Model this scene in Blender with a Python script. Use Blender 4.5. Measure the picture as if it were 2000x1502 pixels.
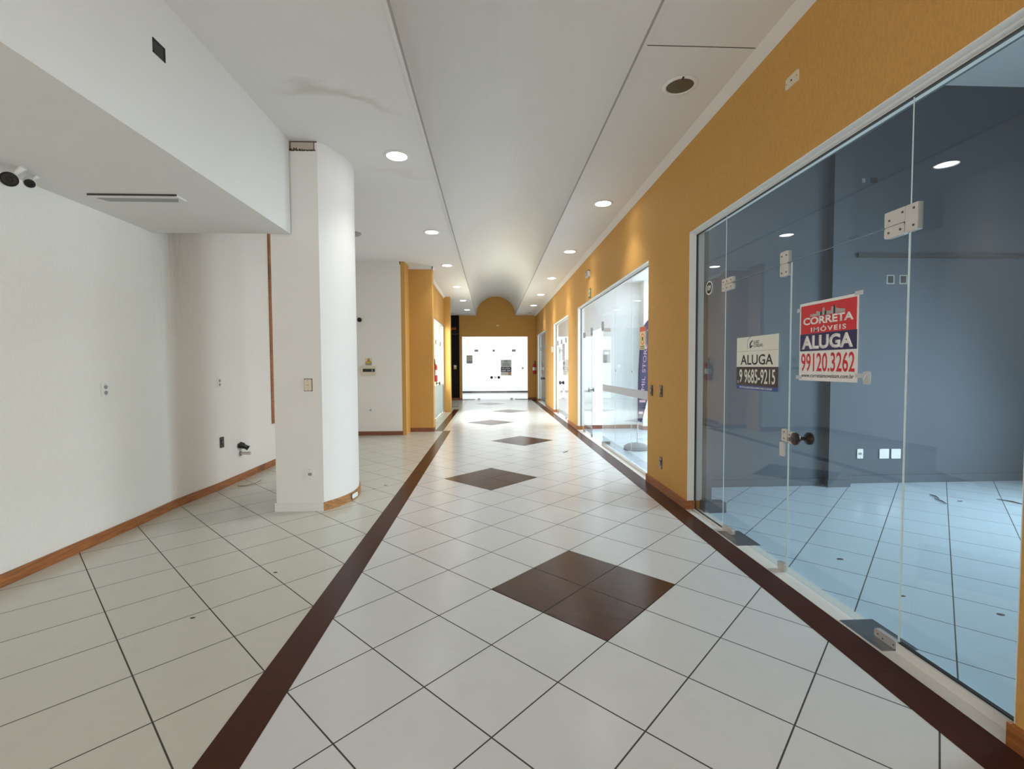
import bpy, bmesh, math, random
from mathutils import Matrix, Vector
random.seed(7)
S = bpy.context.scene
COL = S.collection
for o in list(bpy.data.objects):
    bpy.data.objects.remove(o, do_unlink=True)

# ------------------------------------------------------------------ camera
CAM = Vector((0.0, 0.0, 1.4452))
RX = Vector((0.99896732, -0.04519102, -0.00469839))
UX = Vector((0.00642189, 0.03806896, 0.99925448))
DX = Vector((0.04497847, 0.99825274, -0.03831986))
FPX = 912.95
cd = bpy.data.cameras.new('camera'); cam = bpy.data.objects.new('camera', cd); COL.objects.link(cam)
cd.sensor_width = 36.0; cd.lens = FPX * 36 / 2000; cd.clip_start = 0.03; cd.clip_end = 200
m = Matrix((RX, UX, -DX)).transposed().to_4x4(); m.translation = CAM
cam.matrix_world = m
S.camera = cam

def ray(u, v): return DX + RX * ((u - 1000) / FPX) - UX * ((v - 751) / FPX)
def on_x(u, v, x): d = ray(u, v); return CAM + d * (x / d.x)
def on_y(u, v, y): d = ray(u, v); return CAM + d * (y / d.y)
def on_z(u, v, z=0.0): d = ray(u, v); return CAM + d * ((z - CAM.z) / d.z)

# ------------------------------------------------------------------ world, lights, exposure
S.view_settings.view_transform = 'Standard'; S.view_settings.look = 'None'
S.view_settings.exposure = 0.57; S.view_settings.gamma = 1.0; S.view_settings.use_curve_mapping = False
S.cycles.use_denoising = True
S.cycles.max_bounces = 10; S.cycles.diffuse_bounces = 5; S.cycles.transparent_max_bounces = 24
S.cycles.sample_clamp_indirect = 6.0
W = bpy.data.worlds.new('sky'); S.world = W; W.use_nodes = True
W.node_tree.nodes['Background'].inputs[0].default_value = (0.95, 0.97, 1.0, 1)
W.node_tree.nodes['Background'].inputs[1].default_value = 0.9

def area(name, loc, direction, sx, sy, watts, col):
    l = bpy.data.lights.new(name, 'AREA'); l.shape = 'RECTANGLE'; l.size = sx; l.size_y = sy
    l.energy = watts; l.color = col
    o = bpy.data.objects.new(name, l); COL.objects.link(o); o.location = loc
    o.rotation_euler = Vector(direction).to_track_quat('-Z', 'Z').to_euler()
    return o
area('daylight_front', (-0.7, -3.75, 1.75), (0, 1, 0), 4.6, 2.8, 72, (1.0, 0.94, 0.88))
area('daylight_near_shop', (7.25, 3.1, 1.3), (-1, 0.05, -0.38), 3.0, 1.6, 172, (0.73, 0.89, 1.0)).data.spread = math.radians(128)
area('daylight_flag_shop', (6.85, 8.2, 1.9), (-1, 0, 0), 4.2, 2.8, 135, (0.86, 0.92, 1.0))
area('flag_shop_fill', (4.6, 8.4, 3.3), (0, 0, -1), 3.2, 3.4, 115, (0.84, 0.94, 1.0))  # added unseen fill light, brightens the flag shop interior
area('daylight_poster_shop', (5.4, 13.2, 2.7), (-0.3, 0, -1), 2.4, 2.4, 190, (1.0, 1.0, 0.97))
area('daylight_last_shop', (5.2, 18.0, 2.7), (-0.3, 0, -1), 2.4, 2.4, 90, (0.80, 0.93, 1.0))
area('daylight_end_room', (0.2, 22.4, 3.05), (0, 0.75, -0.66), 5.0, 2.0, 215, (0.94, 0.98, 1.0))
area('daylight_left_shop', (-3.4, 14.0, 2.9), (0.2, 0, -1), 2.2, 3.0, 560, (0.95, 1.0, 0.97))

# ------------------------------------------------------------------ material helpers
def srgb(r, g, b):
    f = lambda c: (c / 255 / 12.92) if c / 255 <= 0.04045 else ((c / 255 + 0.055) / 1.055) ** 2.4
    return (f(r), f(g), f(b))
class NT:
    def __init__(s, name):
        s.m = bpy.data.materials.new(name); s.m.use_nodes = True
        s.t = s.m.node_tree; s.n = s.t.nodes; s.l = s.t.links
        s.b = s.n['Principled BSDF']; s.out = s.n['Material Output']
    def new(s, kind, **kw):
        n = s.n.new(kind)
        for k, v in kw.items(): setattr(n, k, v)
        return n
    def link(s, a, b): s.l.new(a, b)
    def math(s, op, a, b=None, c=None):
        n = s.n.new('ShaderNodeMath'); n.operation = op
        for i, x in enumerate((a, b, c)):
            if x is None: continue
            if isinstance(x, (int, float)): n.inputs[i].default_value = x
            else: s.l.new(x, n.inputs[i])
        return n.outputs[0]
    def mix(s, fac, a, b):
        n = s.n.new('ShaderNodeMix'); n.data_type = 'RGBA'
        ins = [i for i in n.inputs if i.type == 'RGBA']; f = n.inputs[0]
        for i, x in ((f, fac), (ins[0], a), (ins[1], b)):
            if isinstance(x, (int, float)): i.default_value = x
            elif isinstance(x, tuple): i.default_value = (*x, 1)
            else: s.l.new(x, i)
        return [o for o in n.outputs if o.type == 'RGBA'][0]
    def pos(s):
        g = s.n.new('ShaderNodeNewGeometry'); return g.outputs['Position']
    def xyz(s):
        q = s.n.new('ShaderNodeSeparateXYZ'); s.l.new(s.pos(), q.inputs[0]); return q.outputs
    def noise(s, scale, stretch=(1, 1, 1), detail=3):
        mp = s.n.new('ShaderNodeMapping'); mp.inputs['Scale'].default_value = stretch
        s.l.new(s.pos(), mp.inputs['Vector'])
        n = s.n.new('ShaderNodeTexNoise'); n.inputs['Scale'].default_value = scale; n.inputs['Detail'].default_value = detail
        s.l.new(mp.outputs[0], n.inputs['Vector']); return n.outputs[0]
    def ramp(s, v, lo, hi):
        n = s.n.new('ShaderNodeMapRange'); n.interpolation_type = 'SMOOTHSTEP'; s.l.new(v, n.inputs[0])
        n.inputs[1].default_value = lo; n.inputs[2].default_value = hi; return n.outputs[0]
    def bump(s, h, strength, dist=0.01):
        n = s.n.new('ShaderNodeBump'); n.inputs['Strength'].default_value = strength; n.inputs['Distance'].default_value = dist
        s.l.new(h, n.inputs['Height']); s.l.new(n.outputs[0], s.b.inputs['Normal'])
    def base(s, c):
        if isinstance(c, tuple): s.b.inputs['Base Color'].default_value = (*c, 1)
        else: s.l.new(c, s.b.inputs['Base Color'])
    def set(s, rough=None, metal=None, spec=None, coat=None):
        if rough is not None:
            if isinstance(rough, (int, float)): s.b.inputs['Roughness'].default_value = rough
            else: s.l.new(rough, s.b.inputs['Roughness'])
        if metal is not None: s.b.inputs['Metallic'].default_value = metal
        if spec is not None: s.b.inputs['Specular IOR Level'].default_value = spec
        if coat is not None: s.b.inputs['Coat Weight'].default_value = coat
_mats = {}
def plain(name, c, rough=0.5, metal=0.0, spec=0.5):
    if name in _mats: return _mats[name]
    t = NT(name); v = t.noise(35.0, detail=2)
    d = tuple(x * 0.93 for x in c)
    t.base(t.mix(v, d, c)); t.set(rough, metal, spec); _mats[name] = t.m; return t.m
def paint(name, c, streak=True, marks=None, amp=0.25):
    t = NT(name)
    h = t.noise(85.0, (1, 1, 0.4) if streak else (1, 1, 1), 3)
    v = t.noise(1.6, detail=2)
    colr = t.mix(v, tuple(x * 0.95 for x in c), c)
    fine = t.ramp(h, 0.38, 0.62)
    colr = t.mix(t.math('MULTIPLY', t.math('SUBTRACT', 1.0, fine), amp), colr, tuple(x * 0.72 for x in c))
    if marks: colr = marks(t, colr)
    t.base(colr); t.set(0.7, spec=0.2); streak and t.bump(h, 0.45, 0.005)
    return t.m
def band(t, v, lo, hi, soft):
    a = t.ramp(v, lo - soft, lo + soft); b = t.ramp(v, hi - soft, hi + soft)
    return t.math('SUBTRACT', a, b)
def tiles(name, c, ox, oy, T=0.43, grout=(0.045, 0.04, 0.035), w=0.0033, rough=0.16):
    """square tiles laid at 45 degrees to the corridor; one joint crossing at (ox, oy)"""
    t = NT(name); q = t.xyz()
    dx = t.math('SUBTRACT', q[0], ox); dy = t.math('SUBTRACT', q[1], oy)
    k = 0.70710678 / T
    ds = []; ids = []
    for op in ('ADD', 'SUBTRACT'):
        u = t.math('MULTIPLY', t.math(op, dx, dy), k)
        f = t.math('FRACT', u); ids.append(t.math('FLOOR', u))
        ds.append(t.math('MINIMUM', f, t.math('SUBTRACT', 1.0, f)))
    d = t.math('MULTIPLY', t.math('MINIMUM', ds[0], ds[1]), T)
    joint = t.math('SUBTRACT', 1.0, t.ramp(d, w * 0.7, w * 1.3))
    cv = t.new('ShaderNodeCombineXYZ'); t.link(ids[0], cv.inputs[0]); t.link(ids[1], cv.inputs[1])
    wn = t.new('ShaderNodeTexWhiteNoise'); t.link(cv.outputs[0], wn.inputs['Vector'])
    cl = t.noise(9.0, detail=4)
    tone = t.mix(wn.outputs['Value'], tuple(x * 0.965 for x in c), c)
    tone = t.mix(t.math('MULTIPLY', t.ramp(cl, 0.45, 0.75), 0.5), tone, tuple(x * 0.93 for x in c))
    t.base(t.mix(joint, tone, grout))
    r = t.math('ADD', rough, t.math('MULTIPLY', joint, 0.5)); r = t.math('ADD', r, t.math('MULTIPLY', cl, 0.10))
    t.set(r, spec=0.42); t.bump(t.math('ADD', t.math('MULTIPLY', joint, -1.0), t.math('MULTIPLY', t.noise(5.0, detail=2), 0.25)), 0.12, 0.004)
    return t.m
def stripe_mat(name, c, oy, T=0.43):
    t = NT(name); q = t.xyz()
    f = t.math('FRACT', t.math('MULTIPLY', t.math('SUBTRACT', q[1], oy), 1 / T))
    d = t.math('MULTIPLY', t.math('MINIMUM', f, t.math('SUBTRACT', 1.0, f)), T)
    joint = t.math('SUBTRACT', 1.0, t.ramp(d, 0.001, 0.0025))
    v = t.noise(14.0, detail=4)
    t.base(t.mix(t.math('MULTIPLY', joint, 0.6), t.mix(v, tuple(x * 0.95 for x in c), tuple(x * 1.05 for x in c)), (0.02, 0.012, 0.01)))
    t.set(0.26, spec=0.12); return t.m
def wood(name, c, worn=0.5):
    t = NT(name)
    g = t.noise(9.0, (6, 0.6, 8), 5); k = t.noise(2.2, (1, 1, 1), 2)
    colr = t.mix(t.ramp(g, 0.35, 0.65), tuple(x * 0.62 for x in c), c)
    colr = t.mix(t.math('MULTIPLY', t.ramp(k, 0.60, 0.70), worn), colr, tuple(x * 0.25 for x in c))
    t.base(colr); t.set(0.45); t.bump(g, 0.2, 0.002); return t.m
def glass(name, tint, f0=0.04):
    t = NT(name); t.n.remove(t.b)
    g = t.new('ShaderNodeNewGeometry')
    dt = t.new('ShaderNodeVectorMath', operation='DOT_PRODUCT'); t.link(g.outputs['Incoming'], dt.inputs[0]); t.link(g.outputs['Normal'], dt.inputs[1])
    c = t.math('SUBTRACT', 1.0, t.math('ABSOLUTE', dt.outputs['Value']))
    F = t.math('ADD', f0, t.math('MULTIPLY', t.math('POWER', c, 5.0), 1 - f0))
    tr = t.new('ShaderNodeBsdfTransparent'); tr.inputs[0].default_value = (*tint, 1)
    gl = t.new('ShaderNodeBsdfGlossy'); gl.inputs['Roughness'].default_value = 0.0
    mx = t.new('ShaderNodeMixShader'); t.link(F, mx.inputs[0]); t.link(tr.outputs[0], mx.inputs[1]); t.link(gl.outputs[0], mx.inputs[2])
    t.link(mx.outputs[0], t.out.inputs[0]); return t.m
def emit(name, c, s):
    t = NT(name); t.base((0.9, 0.9, 0.9)); t.b.inputs['Emission Color'].default_value = (*c, 1); t.b.inputs['Emission Strength'].default_value = s; return t.m

# stains and streaks with a shape of their own
def ceiling_stain(t, colr):
    q = t.xyz(); n = t.noise(2.6, (1, 1.5, 1), 4)
    # a bowed brown water mark across the left ceiling strip
    yy = t.math('ADD', q[1], t.math('MULTIPLY', t.math('SUBTRACT', n, 0.5), 0.5))
    bow = t.math('MULTIPLY', t.math('POWER', t.math('ADD', q[0], 1.55), 2.0), 0.55)
    yy = t.math('SUBTRACT', yy, bow)
    m1 = t.math('MULTIPLY', band(t, yy, 3.80, 3.93, 0.06), band(t, q[0], -1.65, -0.9, 0.25))
    yy2 = t.math('ADD', q[1], t.math('MULTIPLY', t.math('SUBTRACT', n, 0.5), 1.0))
    m2 = t.math('MULTIPLY', band(t, yy2, 5.35, 5.6, 0.12), band(t, q[0], -1.3, -0.75, 0.2))
    mk = t.math('ADD', t.math('MULTIPLY', m1, 0.36), t.math('MULTIPLY', m2, 0.16))
    return t.mix(mk, colr, (0.42, 0.33, 0.25))
def wall_streak(t, colr):  # darker vertical streaks on the left wall, stronger towards the top
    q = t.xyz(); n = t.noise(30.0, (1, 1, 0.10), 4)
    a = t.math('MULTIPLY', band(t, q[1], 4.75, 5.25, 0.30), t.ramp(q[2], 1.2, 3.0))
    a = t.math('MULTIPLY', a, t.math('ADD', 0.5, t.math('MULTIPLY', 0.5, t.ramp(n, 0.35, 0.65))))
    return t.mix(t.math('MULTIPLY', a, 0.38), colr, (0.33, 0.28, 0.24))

WHITE = (0.83, 0.80, 0.745)
M = dict(
    wall=paint('white_textured_paint', WHITE, True, wall_streak, 0.07),
    white=paint('white_smooth_paint', (0.80, 0.79, 0.765), False, None, 0.04),
    ceiling=paint('ceiling_paint', (0.78, 0.765, 0.735), False, ceiling_stain, 0.04),
    yellow=paint('ochre_textured_paint', srgb(206, 157, 86), True, None, 0.28),
    grey=paint('blue_grey_paint', srgb(92, 100, 110), False, None, 0.05),
    shopwhite=paint('shop_white_paint', (0.82, 0.83, 0.83), False, None, 0.02),
    floor=tiles('white_tile', (0.645, 0.655, 0.65), 0.6015, 3.5951),
    floor_left=tiles('white_tile_left_shaded', (0.57, 0.565, 0.50), -1.086, 2.224),  # same white tile, darkened: shade of the left side put into the colour
    floor_shop=tiles('white_tile_daylight_tint', (0.54, 0.65, 0.73), 3.17, 3.035),  # white tile with the blue of the daylight put into its colour
    diamond=tiles('brown_tile', srgb(70, 43, 31), 0.6015, 3.5951, rough=0.18, grout=(0.02, 0.012, 0.01)),
    stripe=stripe_mat('brown_stripe_tile', srgb(70, 41, 31), 0.35),
    marble=plain('pale_marble', (0.72, 0.70, 0.65), 0.25),
    base=wood('varnished_wood', srgb(170, 105, 55), 0.7),
    basedark=wood('brown_wood', srgb(140, 84, 56), 0.3),
    oldbase=wood('worn_pine', srgb(178, 124, 68), 1.0),
    glass=glass('clear_glass', (0.90, 0.935, 0.93)),
    glass2=glass('pale_glass', (0.97, 0.985, 0.985), 0.035),
    edge=plain('glass_edge', (0.74, 0.84, 0.83), 0.15),
    frost=plain('frosted_film', (0.50, 0.62, 0.60), 0.5),
    alu=plain('brushed_aluminium', (0.66, 0.62, 0.58), 0.35, 0.55),
    steel=plain('dull_steel', (0.30, 0.31, 0.32), 0.35, 0.9),
    screw=plain('screw_head', (0.12, 0.11, 0.10), 0.4, 0.6),
    black=plain('black_plastic', (0.012, 0.012, 0.012), 0.35),
    brownp=plain('dark_brown_plastic', (0.030, 0.013, 0.008), 0.22),
    whitep=plain('white_plastic', (0.80, 0.79, 0.76), 0.35),
    cream=plain('cream_plastic', (0.72, 0.64, 0.47), 0.4),
    greyp=plain('grey_plastic', (0.33, 0.33, 0.33), 0.45),
    darkgrey=plain('dark_gap', (0.05, 0.045, 0.04), 0.8),
    lampoff=plain('dusty_reflector', (0.13, 0.12, 0.09), 0.3, 0.4),
    lit=emit('lit_lamp', (0.97, 0.98, 1.0), 14.0),
    red=plain('red_paint', srgb(186, 22, 30), 0.35),
    signred=plain('sign_red', srgb(214, 32, 42), 0.4),
    navy=plain('sign_navy', srgb(28, 28, 84), 0.4),
    signwhite=plain('sign_white', (0.86, 0.83, 0.80), 0.45),
    signcream=plain('sign_cream', (0.80, 0.80, 0.70), 0.45),
    ink=plain('black_ink', (0.015, 0.014, 0.013), 0.5),
    brownink=plain('dark_brown_panel', (0.045, 0.030, 0.022), 0.5),
    blue=plain('sign_blue', srgb(48, 72, 150), 0.4),
    purple=plain('purple_cloth', srgb(98, 94, 124), 0.8),
    pink=plain('pale_pink_print', srgb(235, 190, 200), 0.6),
    orange=plain('orange_print', srgb(225, 90, 50), 0.5),
    peach=plain('yellow_print', srgb(240, 205, 140), 0.5),
    green=plain('green_print', srgb(70, 130, 90), 0.5),
    yellowp=plain('warning_yellow', srgb(235, 190, 50), 0.5),
    tan=plain('tan_print', srgb(205, 170, 130), 0.5),
    mint=plain('mint_print', srgb(170, 205, 190), 0.5),
    barblack=plain('black_cladding', (0.004, 0.003, 0.004), 0.5, 0.0, 0.15),
    plaster=plain('bare_plaster', (0.50, 0.44, 0.37), 0.9),
    crumble=plain('crumbled_mortar', (0.05, 0.035, 0.025), 0.95),
    concrete=plain('flag_base_grey', (0.15, 0.16, 0.18), 0.6),
    dirt=plain('dark_dirt', (0.06, 0.05, 0.04), 0.9),
    tape=plain('clear_tape', (0.55, 0.58, 0.60), 0.3),
)

# ------------------------------------------------------------------ mesh helpers
class MB:
    def __init__(s): s.v = []; s.f = []; s.mi = []
    def add(s, vs, fs, mi=0):
        k = len(s.v); s.v += [tuple(a) for a in vs]
        for f in fs: s.f.append([k + i for i in f]); s.mi.append(mi)
        return s
    def box(s, x0, x1, y0, y1, z0, z1, mi=0):
        vs = [(x, y, z) for z in (z0, z1) for y in (y0, y1) for x in (x0, x1)]
        return s.add(vs, [(0, 2, 3, 1), (4, 5, 7, 6), (0, 1, 5, 4), (2, 6, 7, 3), (0, 4, 6, 2), (1, 3, 7, 5)], mi)
    def prism(s, pts, z0, z1, mi=0):
        """polygon (counter-clockwise, x y) pulled along z"""
        n = len(pts); vs = [(x, y, z0) for x, y in pts] + [(x, y, z1) for x, y in pts]
        fs = [tuple(reversed(range(n))), tuple(range(n, 2 * n))] + [(i, (i + 1) % n, n + (i + 1) % n, n + i) for i in range(n)]
        return s.add(vs, fs, mi)
    def prism_y(s, pts, y0, y1, mi=0):
        """polygon in x z pulled along y"""
        n = len(pts); vs = [(x, y0, z) for x, z in pts] + [(x, y1, z) for x, z in pts]
        fs = [tuple(range(n)), tuple(reversed(range(n, 2 * n)))] + [((i + 1) % n, i, n + i, n + (i + 1) % n) for i in range(n)]
        return s.add(vs, fs, mi)
    def rr(s, w, h, r, z0, z1, cx=0, cy=0, mi=0, seg=4):
        pts = []
        for qx, qy, a0 in ((1, 1, 0), (-1, 1, 90), (-1, -1, 180), (1, -1, 270)):
            for k in range(seg + 1):
                a = math.radians(a0 + 90 * k / seg)
                pts.append((cx + qx * (w / 2 - r) + r * math.cos(a), cy + qy * (h / 2 - r) + r * math.sin(a)))
        return s.prism(pts, z0, z1, mi)
    def lathe(s, prof, seg=24, cx=0, cy=0, mi=0, cap=True):
        """profile of (radius, z) turned about z"""
        k = len(s.v); n = len(prof)
        vs = [(cx + r * math.cos(2 * math.pi * j / seg), cy + r * math.sin(2 * math.pi * j / seg), z) for r, z in prof for j in range(seg)]
        fs = [(i * seg + j, i * seg + (j + 1) % seg, (i + 1) * seg + (j + 1) % seg, (i + 1) * seg + j) for i in range(n - 1) for j in range(seg)]
        if cap:
            fs.append(tuple(reversed(range(seg)))); fs.append(tuple(range((n - 1) * seg, n * seg)))
        return s.add(vs, fs, mi)
    def tube(s, pts, r, seg=10, mi=0):
        pts = [Vector(p) for p in pts]; rings = []
        up = Vector((0, 0, 1))
        for i, p in enumerate(pts):
            d = (pts[min(i + 1, len(pts) - 1)] - pts[max(i - 1, 0)]).normalized()
            a = d.cross(up)
            if a.length < 1e-3: a = d.cross(Vector((1, 0, 0)))
            a.normalize(); b = a.cross(d)
            rr = r[i] if isinstance(r, (list, tuple)) else r
            rings.append([p + (a * math.cos(2 * math.pi * j / seg) + b * math.sin(2 * math.pi * j / seg)) * rr for j in range(seg)])
        vs = [v for q in rings for v in q]
        fs = [(i * seg + j, (i + 1) * seg + j, (i + 1) * seg + (j + 1) % seg, i * seg + (j + 1) % seg) for i in range(len(pts) - 1) for j in range(seg)]
        fs += [tuple(range(seg)), tuple(reversed(range((len(pts) - 1) * seg, len(pts) * seg)))]
        return s.add(vs, fs, mi)
    def build(s, name, mats, parent=None, smooth=False):
        me = bpy.data.meshes.new(name); me.from_pydata(s.v, [], s.f)
        for q in (mats if isinstance(mats, (list, tuple)) else [mats]): me.materials.append(q)
        me.polygons.foreach_set('material_index', s.mi)
        bm = bmesh.new(); bm.from_mesh(me); bmesh.ops.recalc_face_normals(bm, faces=bm.faces[:])
        if smooth:
            for f in bm.faces: f.smooth = True
            for e in bm.edges:
                if len(e.link_faces) == 2 and e.calc_face_angle(0) > 0.7: e.smooth = False
        bm.to_mesh(me); bm.free(); me.update()
        o = bpy.data.objects.new(name, me); COL.objects.link(o)
        if parent: o.parent = parent
        return o
FACING = {  # local x right, local y up, local z out of the surface
    'west': Matrix(((0, 0, -1), (-1, 0, 0), (0, 1, 0))),    # on the right wall, looking into the corridor
    'south': Matrix(((1, 0, 0), (0, 0, -1), (0, 1, 0))),    # facing the camera
    'east': Matrix(((0, 0, 1), (1, 0, 0), (0, 1, 0))),      # on the left wall
    'down': Matrix(((1, 0, 0), (0, -1, 0), (0, 0, -1))),    # on the ceiling
    'up': Matrix(((1, 0, 0), (0, 1, 0), (0, 0, 1))),
}
def tag(o, label, cat, group=None):
    o['label'] = label; o['category'] = cat
    if group: o['group'] = group
    return o
def thing(name, label, cat, loc, facing='up', group=None):
    o = bpy.data.objects.new(name, None); COL.objects.link(o); o.empty_display_size = 0.05
    mm = FACING[facing].to_4x4(); mm.translation = Vector(loc); o.matrix_world = mm
    return tag(o, label, cat, group)
def struct(name, mb, mats, parent=None, smooth=False):
    o = mb.build(name, mats, parent, smooth)
    if parent is None: o['kind'] = 'structure'
    return o
def copy_tree(o, parent=None):
    c = o.copy(); COL.objects.link(c)
    if parent: c.parent = parent
    for ch in o.children: copy_tree(ch, c)
    return c
def text(name, body, w, h, cx, cy, z, mat, parent, bold=0.0, rot=0.0, thick=0.0006, spacing=1.0):
    cu = bpy.data.curves.new(name, 'FONT'); cu.body = body; cu.size = 1.0; cu.offset = bold; cu.extrude = 0.0
    cu.resolution_u = 3; cu.space_character = spacing
    t = bpy.data.objects.new(name, cu); COL.objects.link(t)
    dg = bpy.context.evaluated_depsgraph_get(); me = bpy.data.meshes.new_from_object(t.evaluated_get(dg))
    bpy.data.objects.remove(t, do_unlink=True); bpy.data.curves.remove(cu)
    bm = bmesh.new(); bm.from_mesh(me)
    xs = [v.co.x for v in bm.verts]; ys = [v.co.y for v in bm.verts]
    x0, x1, y0, y1 = min(xs), max(xs), min(ys), max(ys)
    for v in bm.verts:
        x = ((v.co.x - x0) / (x1 - x0) - 0.5) * w; y = ((v.co.y - y0) / (y1 - y0) - 0.5) * h
        v.co = (cx + x * math.cos(rot) - y * math.sin(rot), cy + x * math.sin(rot) + y * math.cos(rot), z)
    r = bmesh.ops.extrude_face_region(bm, geom=bm.faces[:])
    for v in [g for g in r['geom'] if isinstance(g, bmesh.types.BMVert)]: v.co.z += thick
    bmesh.ops.recalc_face_normals(bm, faces=bm.faces[:])
    bm.to_mesh(me); bm.free(); me.name = name; me.materials.clear(); me.materials.append(mat)
    o = bpy.data.objects.new(name, me); COL.objects.link(o); o.parent = parent
    return o

# ------------------------------------------------------------------ dimensions
H = 3.66; HEAD = 2.755; XR = 1.96; XL = -3.25; YE = 20.4; YB = -4.0
GX = 2.04                                    # plane of the shop glass on the right

# ------------------------------------------------------------------ the setting: floors
struct('floor', MB().box(-1.0, 2.09, YB, YE + 0.1, -0.12, 0.0), M['floor'])
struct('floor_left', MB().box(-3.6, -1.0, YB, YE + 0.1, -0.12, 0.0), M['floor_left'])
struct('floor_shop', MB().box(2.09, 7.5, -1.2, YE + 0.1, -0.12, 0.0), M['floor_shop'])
struct('floor_end', MB().box(-3.6, 4.0, YE + 0.1, 26.2, -0.12, 0.0), M['floor'])
st = MB().box(-1.086, -0.915, YB, 10.53, 0.0, 0.0015).box(-1.28, -0.915, 10.53, 10.57, 0.0, 0.0015)
st.box(-1.262, -1.085, 10.57, 15.9, 0.0, 0.0015).box(-2.6, -1.18, 16.95, 17.1, 0.0, 0.0015)
struct('floor_stripe_left', st, M['stripe'])
struct('floor_stripe_right', MB().box(1.755, 1.945, YB, YE, 0.0, 0.0015), M['stripe'])
for k in range(6):
    cx = 0.6015 if k % 2 == 0 else -0.0065
    cy = 2.987 + 3.0406 * k; r = 0.6081
    struct('floor_diamond', MB().prism([(cx + r, cy), (cx, cy + r), (cx - r, cy), (cx, cy - r)], 0.0, 0.0012), M['diamond'])
sl = MB()
OPEN = [(1.62, 4.57), (5.76, 10.5), (11.77, 14.55), (16.6, 19.5)]
for a, b in OPEN: sl.box(1.945, 2.115, a, b, 0.0, 0.004)
struct('trim_1', sl, M['marble'])

# ------------------------------------------------------------------ walls
wr = MB(); ys = [YB] + [v for ab in OPEN for v in ab] + [YE + 0.2]
for i in range(0, len(ys), 2): wr.box(XR, XR + 0.15, ys[i], ys[i + 1], 0, H + 0.1)
for a, b in OPEN: wr.box(XR, XR + 0.15, a, b, HEAD, H + 0.1)
struct('wall_right', wr, M['yellow'])
lin = MB()
for a, b in OPEN:
    lin.box(XR + 0.002, XR + 0.15, b - 0.006, b, 0.09, HEAD).box(XR + 0.002, XR + 0.15, a, b, HEAD - 0.008, HEAD)
    lin.box(XR + 0.002, XR + 0.15, a, a + 0.006, 0.09, HEAD)
    lin.box(XR + 0.045, XR + 0.062, a, b, HEAD - 0.018, HEAD - 0.008)
    lin.box(GX - 0.014, GX + 0.014, a, b, HEAD - 0.024, HEAD - 0.008)
struct('trim_2', lin, M['white'])
gk = MB()
for a, b in OPEN: gk.box(GX - 0.010, GX + 0.010, b - 0.010, b - 0.006, 0.0, HEAD - 0.024).box(GX - 0.010, GX + 0.010, a, b, HEAD - 0.028, HEAD - 0.024)
struct('trim_3', gk, M['darkgrey'])
# left wall: nearly straight, with a shallow bend behind the dropped ceiling
pl = [(XL, YB), (XL - 0.005, 4.45), (XL - 0.03, 4.95), (XL + 0.022, 5.65), (XL + 0.03, 10.1)]
wl = MB().prism([(-3.6, YB)] + pl + [(-3.6, 10.1)], 0, H + 0.1)
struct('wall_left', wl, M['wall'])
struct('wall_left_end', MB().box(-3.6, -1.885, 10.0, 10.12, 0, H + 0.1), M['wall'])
wy = MB().box(-1.885, -1.285, 10.48, 10.72, 0, H + 0.1).box(-1.885, -1.80, 10.0, 10.72, 0, H + 0.1)
LD = (12.35, 14.95)
wy.box(-1.60, -1.48, 10.72, LD[0], 0, H + 0.1).box(-1.60, -1.48, LD[0], LD[1], HEAD, H + 0.1).box(-1.60, -1.28, LD[1], 15.25, 0, H + 0.1)
struct('wall_left_ochre', wy, M['yellow'])
struct('wall_end', MB().box(-1.36, -1.245, YE, YE + 0.12, 0, 4.7).box(1.615, 2.11, YE, YE + 0.12, 0, 4.7).box(-1.245, 1.615, YE, YE + 0.12, HEAD, 4.7), M['yellow'])
struct('wall_front', MB().box(-3.6, -3.1, YB - 0.12, YB, 0, 4.7).box(1.7, 2.11, YB - 0.12, YB, 0, 4.7).box(-3.6, 2.11, YB - 0.12, YB, 3.2, 4.7).box(-3.6, 2.11, YB - 0.12, YB, -0.1, 0.3), M['white'])
# dropped ceiling box on the left and the main ceiling with its barrel vault
struct('ceiling_dropped', MB().box(-3.4, -1.955, YB, 4.735, 2.757, H), M['white'])
CX, RV, ZS = 0.225, 0.835, H + 0.035
c = MB().box(-3.6, CX - RV, YB, YE + 0.1, H, H + 0.2).box(CX + RV, 2.2, YB, YE + 0.1, H, H + 0.2)
N = 40
arc = [(CX - RV * math.cos(math.pi * i / N), ZS + RV * 0.94 * math.sin(math.pi * i / N)) for i in range(N + 1)]
inner = [(CX - RV, H)] + arc + [(CX + RV, H)]
for i in range(len(inner) - 1):
    (x0, z0), (x1, z1) = inner[i], inner[i + 1]
    c.add([(x0, YB, z0), (x1, YB, z1), (x1, YE + 0.1, z1), (x0, YE + 0.1, z0)], [(0, 1, 2, 3)])
top = [(CX - (RV + 0.12) * math.cos(math.pi * i / N), ZS + (RV * 0.94 + 0.12) * math.sin(math.pi * i / N)) for i in range(N + 1)]
for i in range(N):
    (x0, z0), (x1, z1) = top[i], top[i + 1]
    c.add([(x0, YB, z0), (x1, YB, z1), (x1, YE + 0.1, z1), (x0, YE + 0.1, z0)], [(0, 1, 2, 3)])
struct('ceiling', c, M['ceiling'])
struct('ceiling_lip', MB().box(CX - RV - 0.03, CX - RV + 0.008, YB, YE, H - 0.012, H + 0.03).box(CX + RV - 0.008, CX + RV + 0.03, YB, YE, H - 0.008, H + 0.03), M['ceiling'])
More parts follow.
